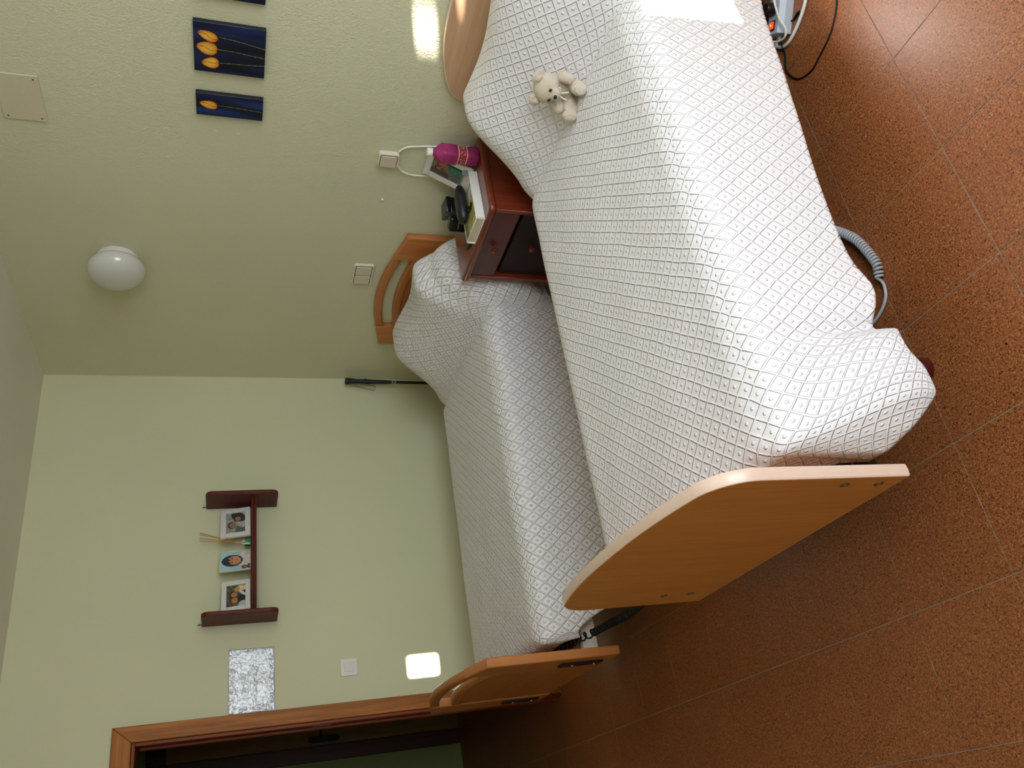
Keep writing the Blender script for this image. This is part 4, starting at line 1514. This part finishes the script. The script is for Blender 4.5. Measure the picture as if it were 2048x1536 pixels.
stp = spline([on(0.985) + Vector((-0.012, -0.012, 0)), Vector((0.050, -0.088, 0.95)), Vector((0.045, -0.104, 0.88)), Vector((0.045, -0.100, 0.868)), Vector((0.050, -0.078, 0.872)), on(0.90) + Vector((0, -0.018, 0.0)), on(0.97) + Vector((0, -0.018, 0))], 6)
wv = Vector((0.011, -0.004, 0))
rows = [(t.verts.new(p - wv), t.verts.new(p + wv), t.verts.new(p + wv + Vector((0.0006, 0.0015, 0))), t.verts.new(p - wv + Vector((0.0006, 0.0015, 0)))) for p in stp]
for a, c in zip(rows, rows[1:]):
    for q_ in range(4):
        t.faces.new((a[q_], a[(q_ + 1) % 4], c[(q_ + 1) % 4], c[q_]))
merge(b, t)
obj('wrist_strap', b, M['strap'], wp)

# ------------------------------------------------------------------ power strip and cables on the floor
ps = thing('power_strip', 'grey power strip with glowing red switch on the floor under the bed edge', 'power strip', (2.99, -0.36, 0))
L_ = Vector((0.62, 0.785, 0)).normalized(); W_ = Vector((L_.y, -L_.x, 0))
Mp = Matrix((W_, L_, Vector((0, 0, 1)))).transposed().to_4x4()
Mp.translation = Vector((2.962, -0.425, 0.0005))
def psb(x0, x1, y0, y1, z0, z1, bev=0.0):
    t = bmesh.new(); box(t, x0, x1, y0, y1, z0, z1, bev, 2)
    b = B(); merge(b, t, Mp); return b
b = B(); t = bmesh.new()
prism(t, [(-0.034, 0.0), (0.034, 0.0), (0.034, 0.028), (0.025, 0.046), (-0.025, 0.046), (-0.034, 0.028)], 0.0, 0.30, 'y', 0.003, 2)
merge(b, t, Mp)
obj('housing', b, M['strip'], ps)
obj('switch_bezel', psb(-0.018, 0.012, 0.012, 0.044, 0.046, 0.0485, 0.001), M['black'], ps)
sw_ = obj('switch_rocker', psb(-0.013, 0.007, 0.017, 0.039, 0.0485, 0.052, 0.001), M['red_light'], ps)
obj('neon_lamp', psb(-0.005, -0.001, 0.026, 0.030, 0.052, 0.0525), M['neon'], sw_)
def plug(label, cy_, mat):
    th = thing('plug', label, 'plug', Mp @ Vector((0, cy_, 0.046)))
    b = B(); t = bmesh.new()
    lathe(t, [(0, 0.0465), (0.0185, 0.0465), (0.02, 0.049), (0.0195, 0.066), (0.014, 0.078), (0, 0.080)], (-0.004, cy_, 0), 22)
    merge(b, t, Mp)
    obj('plug_body', b, mat, th)
    return th
pb = plug('black mains plug in the power strip', 0.078, M['black'])
pw = plug('light grey mains plug in the power strip', 0.135, M['strip'])
b = B(); tube(b, spline([Mp @ Vector((-0.004, 0.078, 0.070)), Mp @ Vector((-0.02, 0.10, 0.080)), Mp @ Vector((-0.06, 0.14, 0.05)), Mp @ Vector((-0.10, 0.18, 0.012))], 8), 0.0035, 8)
obj('plug_cord', b, M['cable_black'], pb)
b = B(); tube(b, spline([Mp @ Vector((-0.004, 0.135, 0.070)), Mp @ Vector((-0.022, 0.12, 0.082)), Vector((2.925, -0.335, 0.062)), Vector((2.918, -0.365, 0.044)), Vector((2.932, -0.41, 0.034)), Vector((2.958, -0.450, 0.032)), Vector((2.992, -0.470, 0.034)), Vector((3.012, -0.455, 0.040)), Vector((3.022, -0.415, 0.058)), Mp @ Vector((0.020, 0.115, 0.072)), Mp @ Vector((0.006, 0.15, 0.076))], 8), 0.0036, 8)
obj('plug_cord', b, M['cable_white'], pw)
b = B(); tube(b, spline([(2.958, -0.428, 0.016), (2.935, -0.418, 0.008), (2.928, -0.432, 0.007), (2.950, -0.458, 0.007), (2.982, -0.468, 0.007), (3.024, -0.460, 0.007), (3.065, -0.442, 0.007), (3.10, -0.415, 0.007), (3.16, -0.34, 0.007), (3.22, -0.22, 0.007)], 8), 0.0055, 10)
obj('supply_cable', b, M['cable_white'], ps)
bc = thing('charger_cable', 'thin black cable looped on the floor beside the power strip', 'cable', (3.0, -0.55, 0))
b = B(); tube(b, spline([(3.030, -0.424, 0.004), (3.005, -0.412, 0.003), (2.981, -0.421, 0.003), (2.956, -0.447, 0.014), (2.940, -0.483, 0.003), (2.921, -0.521, 0.003), (2.922, -0.553, 0.003), (2.938, -0.592, 0.003), (2.964, -0.618, 0.003), (3.009, -0.633, 0.003), (3.053, -0.623, 0.003), (3.098, -0.611, 0.003), (3.134, -0.59, 0.003), (3.181, -0.54, 0.003), (3.24, -0.42, 0.003), (3.29, -0.25, 0.003)], 8), 0.0026, 8)
obj('cord', b, M['cable_black'], bc)
b = B(); tube(b, [(3.028, -0.424, 0.005), (3.034, -0.4235, 0.005), (3.048, -0.423, 0.005), (3.056, -0.423, 0.005)], [0.003, 0.0048, 0.0048, 0.0030], 8)
obj('connector', b, M['cable_black'], bc)
cc = thing('coiled_cable', 'light grey coiled handset cable lying on the floor under the bedspread hem', 'cable', (2.9, -1.25, 0))
b = B()
hx = helix([(2.80, -1.075, 0.016), (2.85, -1.136, 0.016), (2.883, -1.179, 0.016), (2.912, -1.229, 0.016), (2.931, -1.293, 0.016), (2.937, -1.336, 0.016), (2.926, -1.366, 0.016)], 0.0105, 32)
tube(b, hx, 0.0037, 7)
obj('coil', b, M['cable_grey'], cc)
b = B(); tube(b, spline([hx[-1], (2.922, -1.378, 0.006), (2.921, -1.400, 0.0055), (2.910, -1.424, 0.0055), (2.881, -1.445, 0.0055), (2.839, -1.457, 0.0055), (2.78, -1.455, 0.0055), (2.70, -1.43, 0.0055)], 8), 0.0045, 10)
obj('tail', b, M['cable_grey'], cc)
bcl = thing('coiled_cable', 'black coiled cable drooping from the foot of the bed by the shelf wall', 'cable', (1.4, -1.9, 0))
b = B()
tube(b, helix([(1.04, -1.935, 0.445), (1.171, -1.93, 0.438), (1.274, -1.93, 0.428), (1.373, -1.93, 0.424), (1.459, -1.93, 0.396)], 0.0135, 11), 0.0034, 6)
tube(b, helix([(1.459, -1.93, 0.396), (1.586, -1.93, 0.383), (1.663, -1.93, 0.368), (1.76, -1.93, 0.366), (1.871, -1.935, 0.391)], 0.0115, 34), 0.0036, 6)
obj('coil', b, M['cable_black'], bcl)
b = B(); tube(b, spline([(1.871, -1.935, 0.402), (1.95, -1.945, 0.405), (2.06, -1.957, 0.385), (2.17, -1.955, 0.36)], 8), 0.0036, 6)
obj('tail', b, M['cable_black'], bcl)
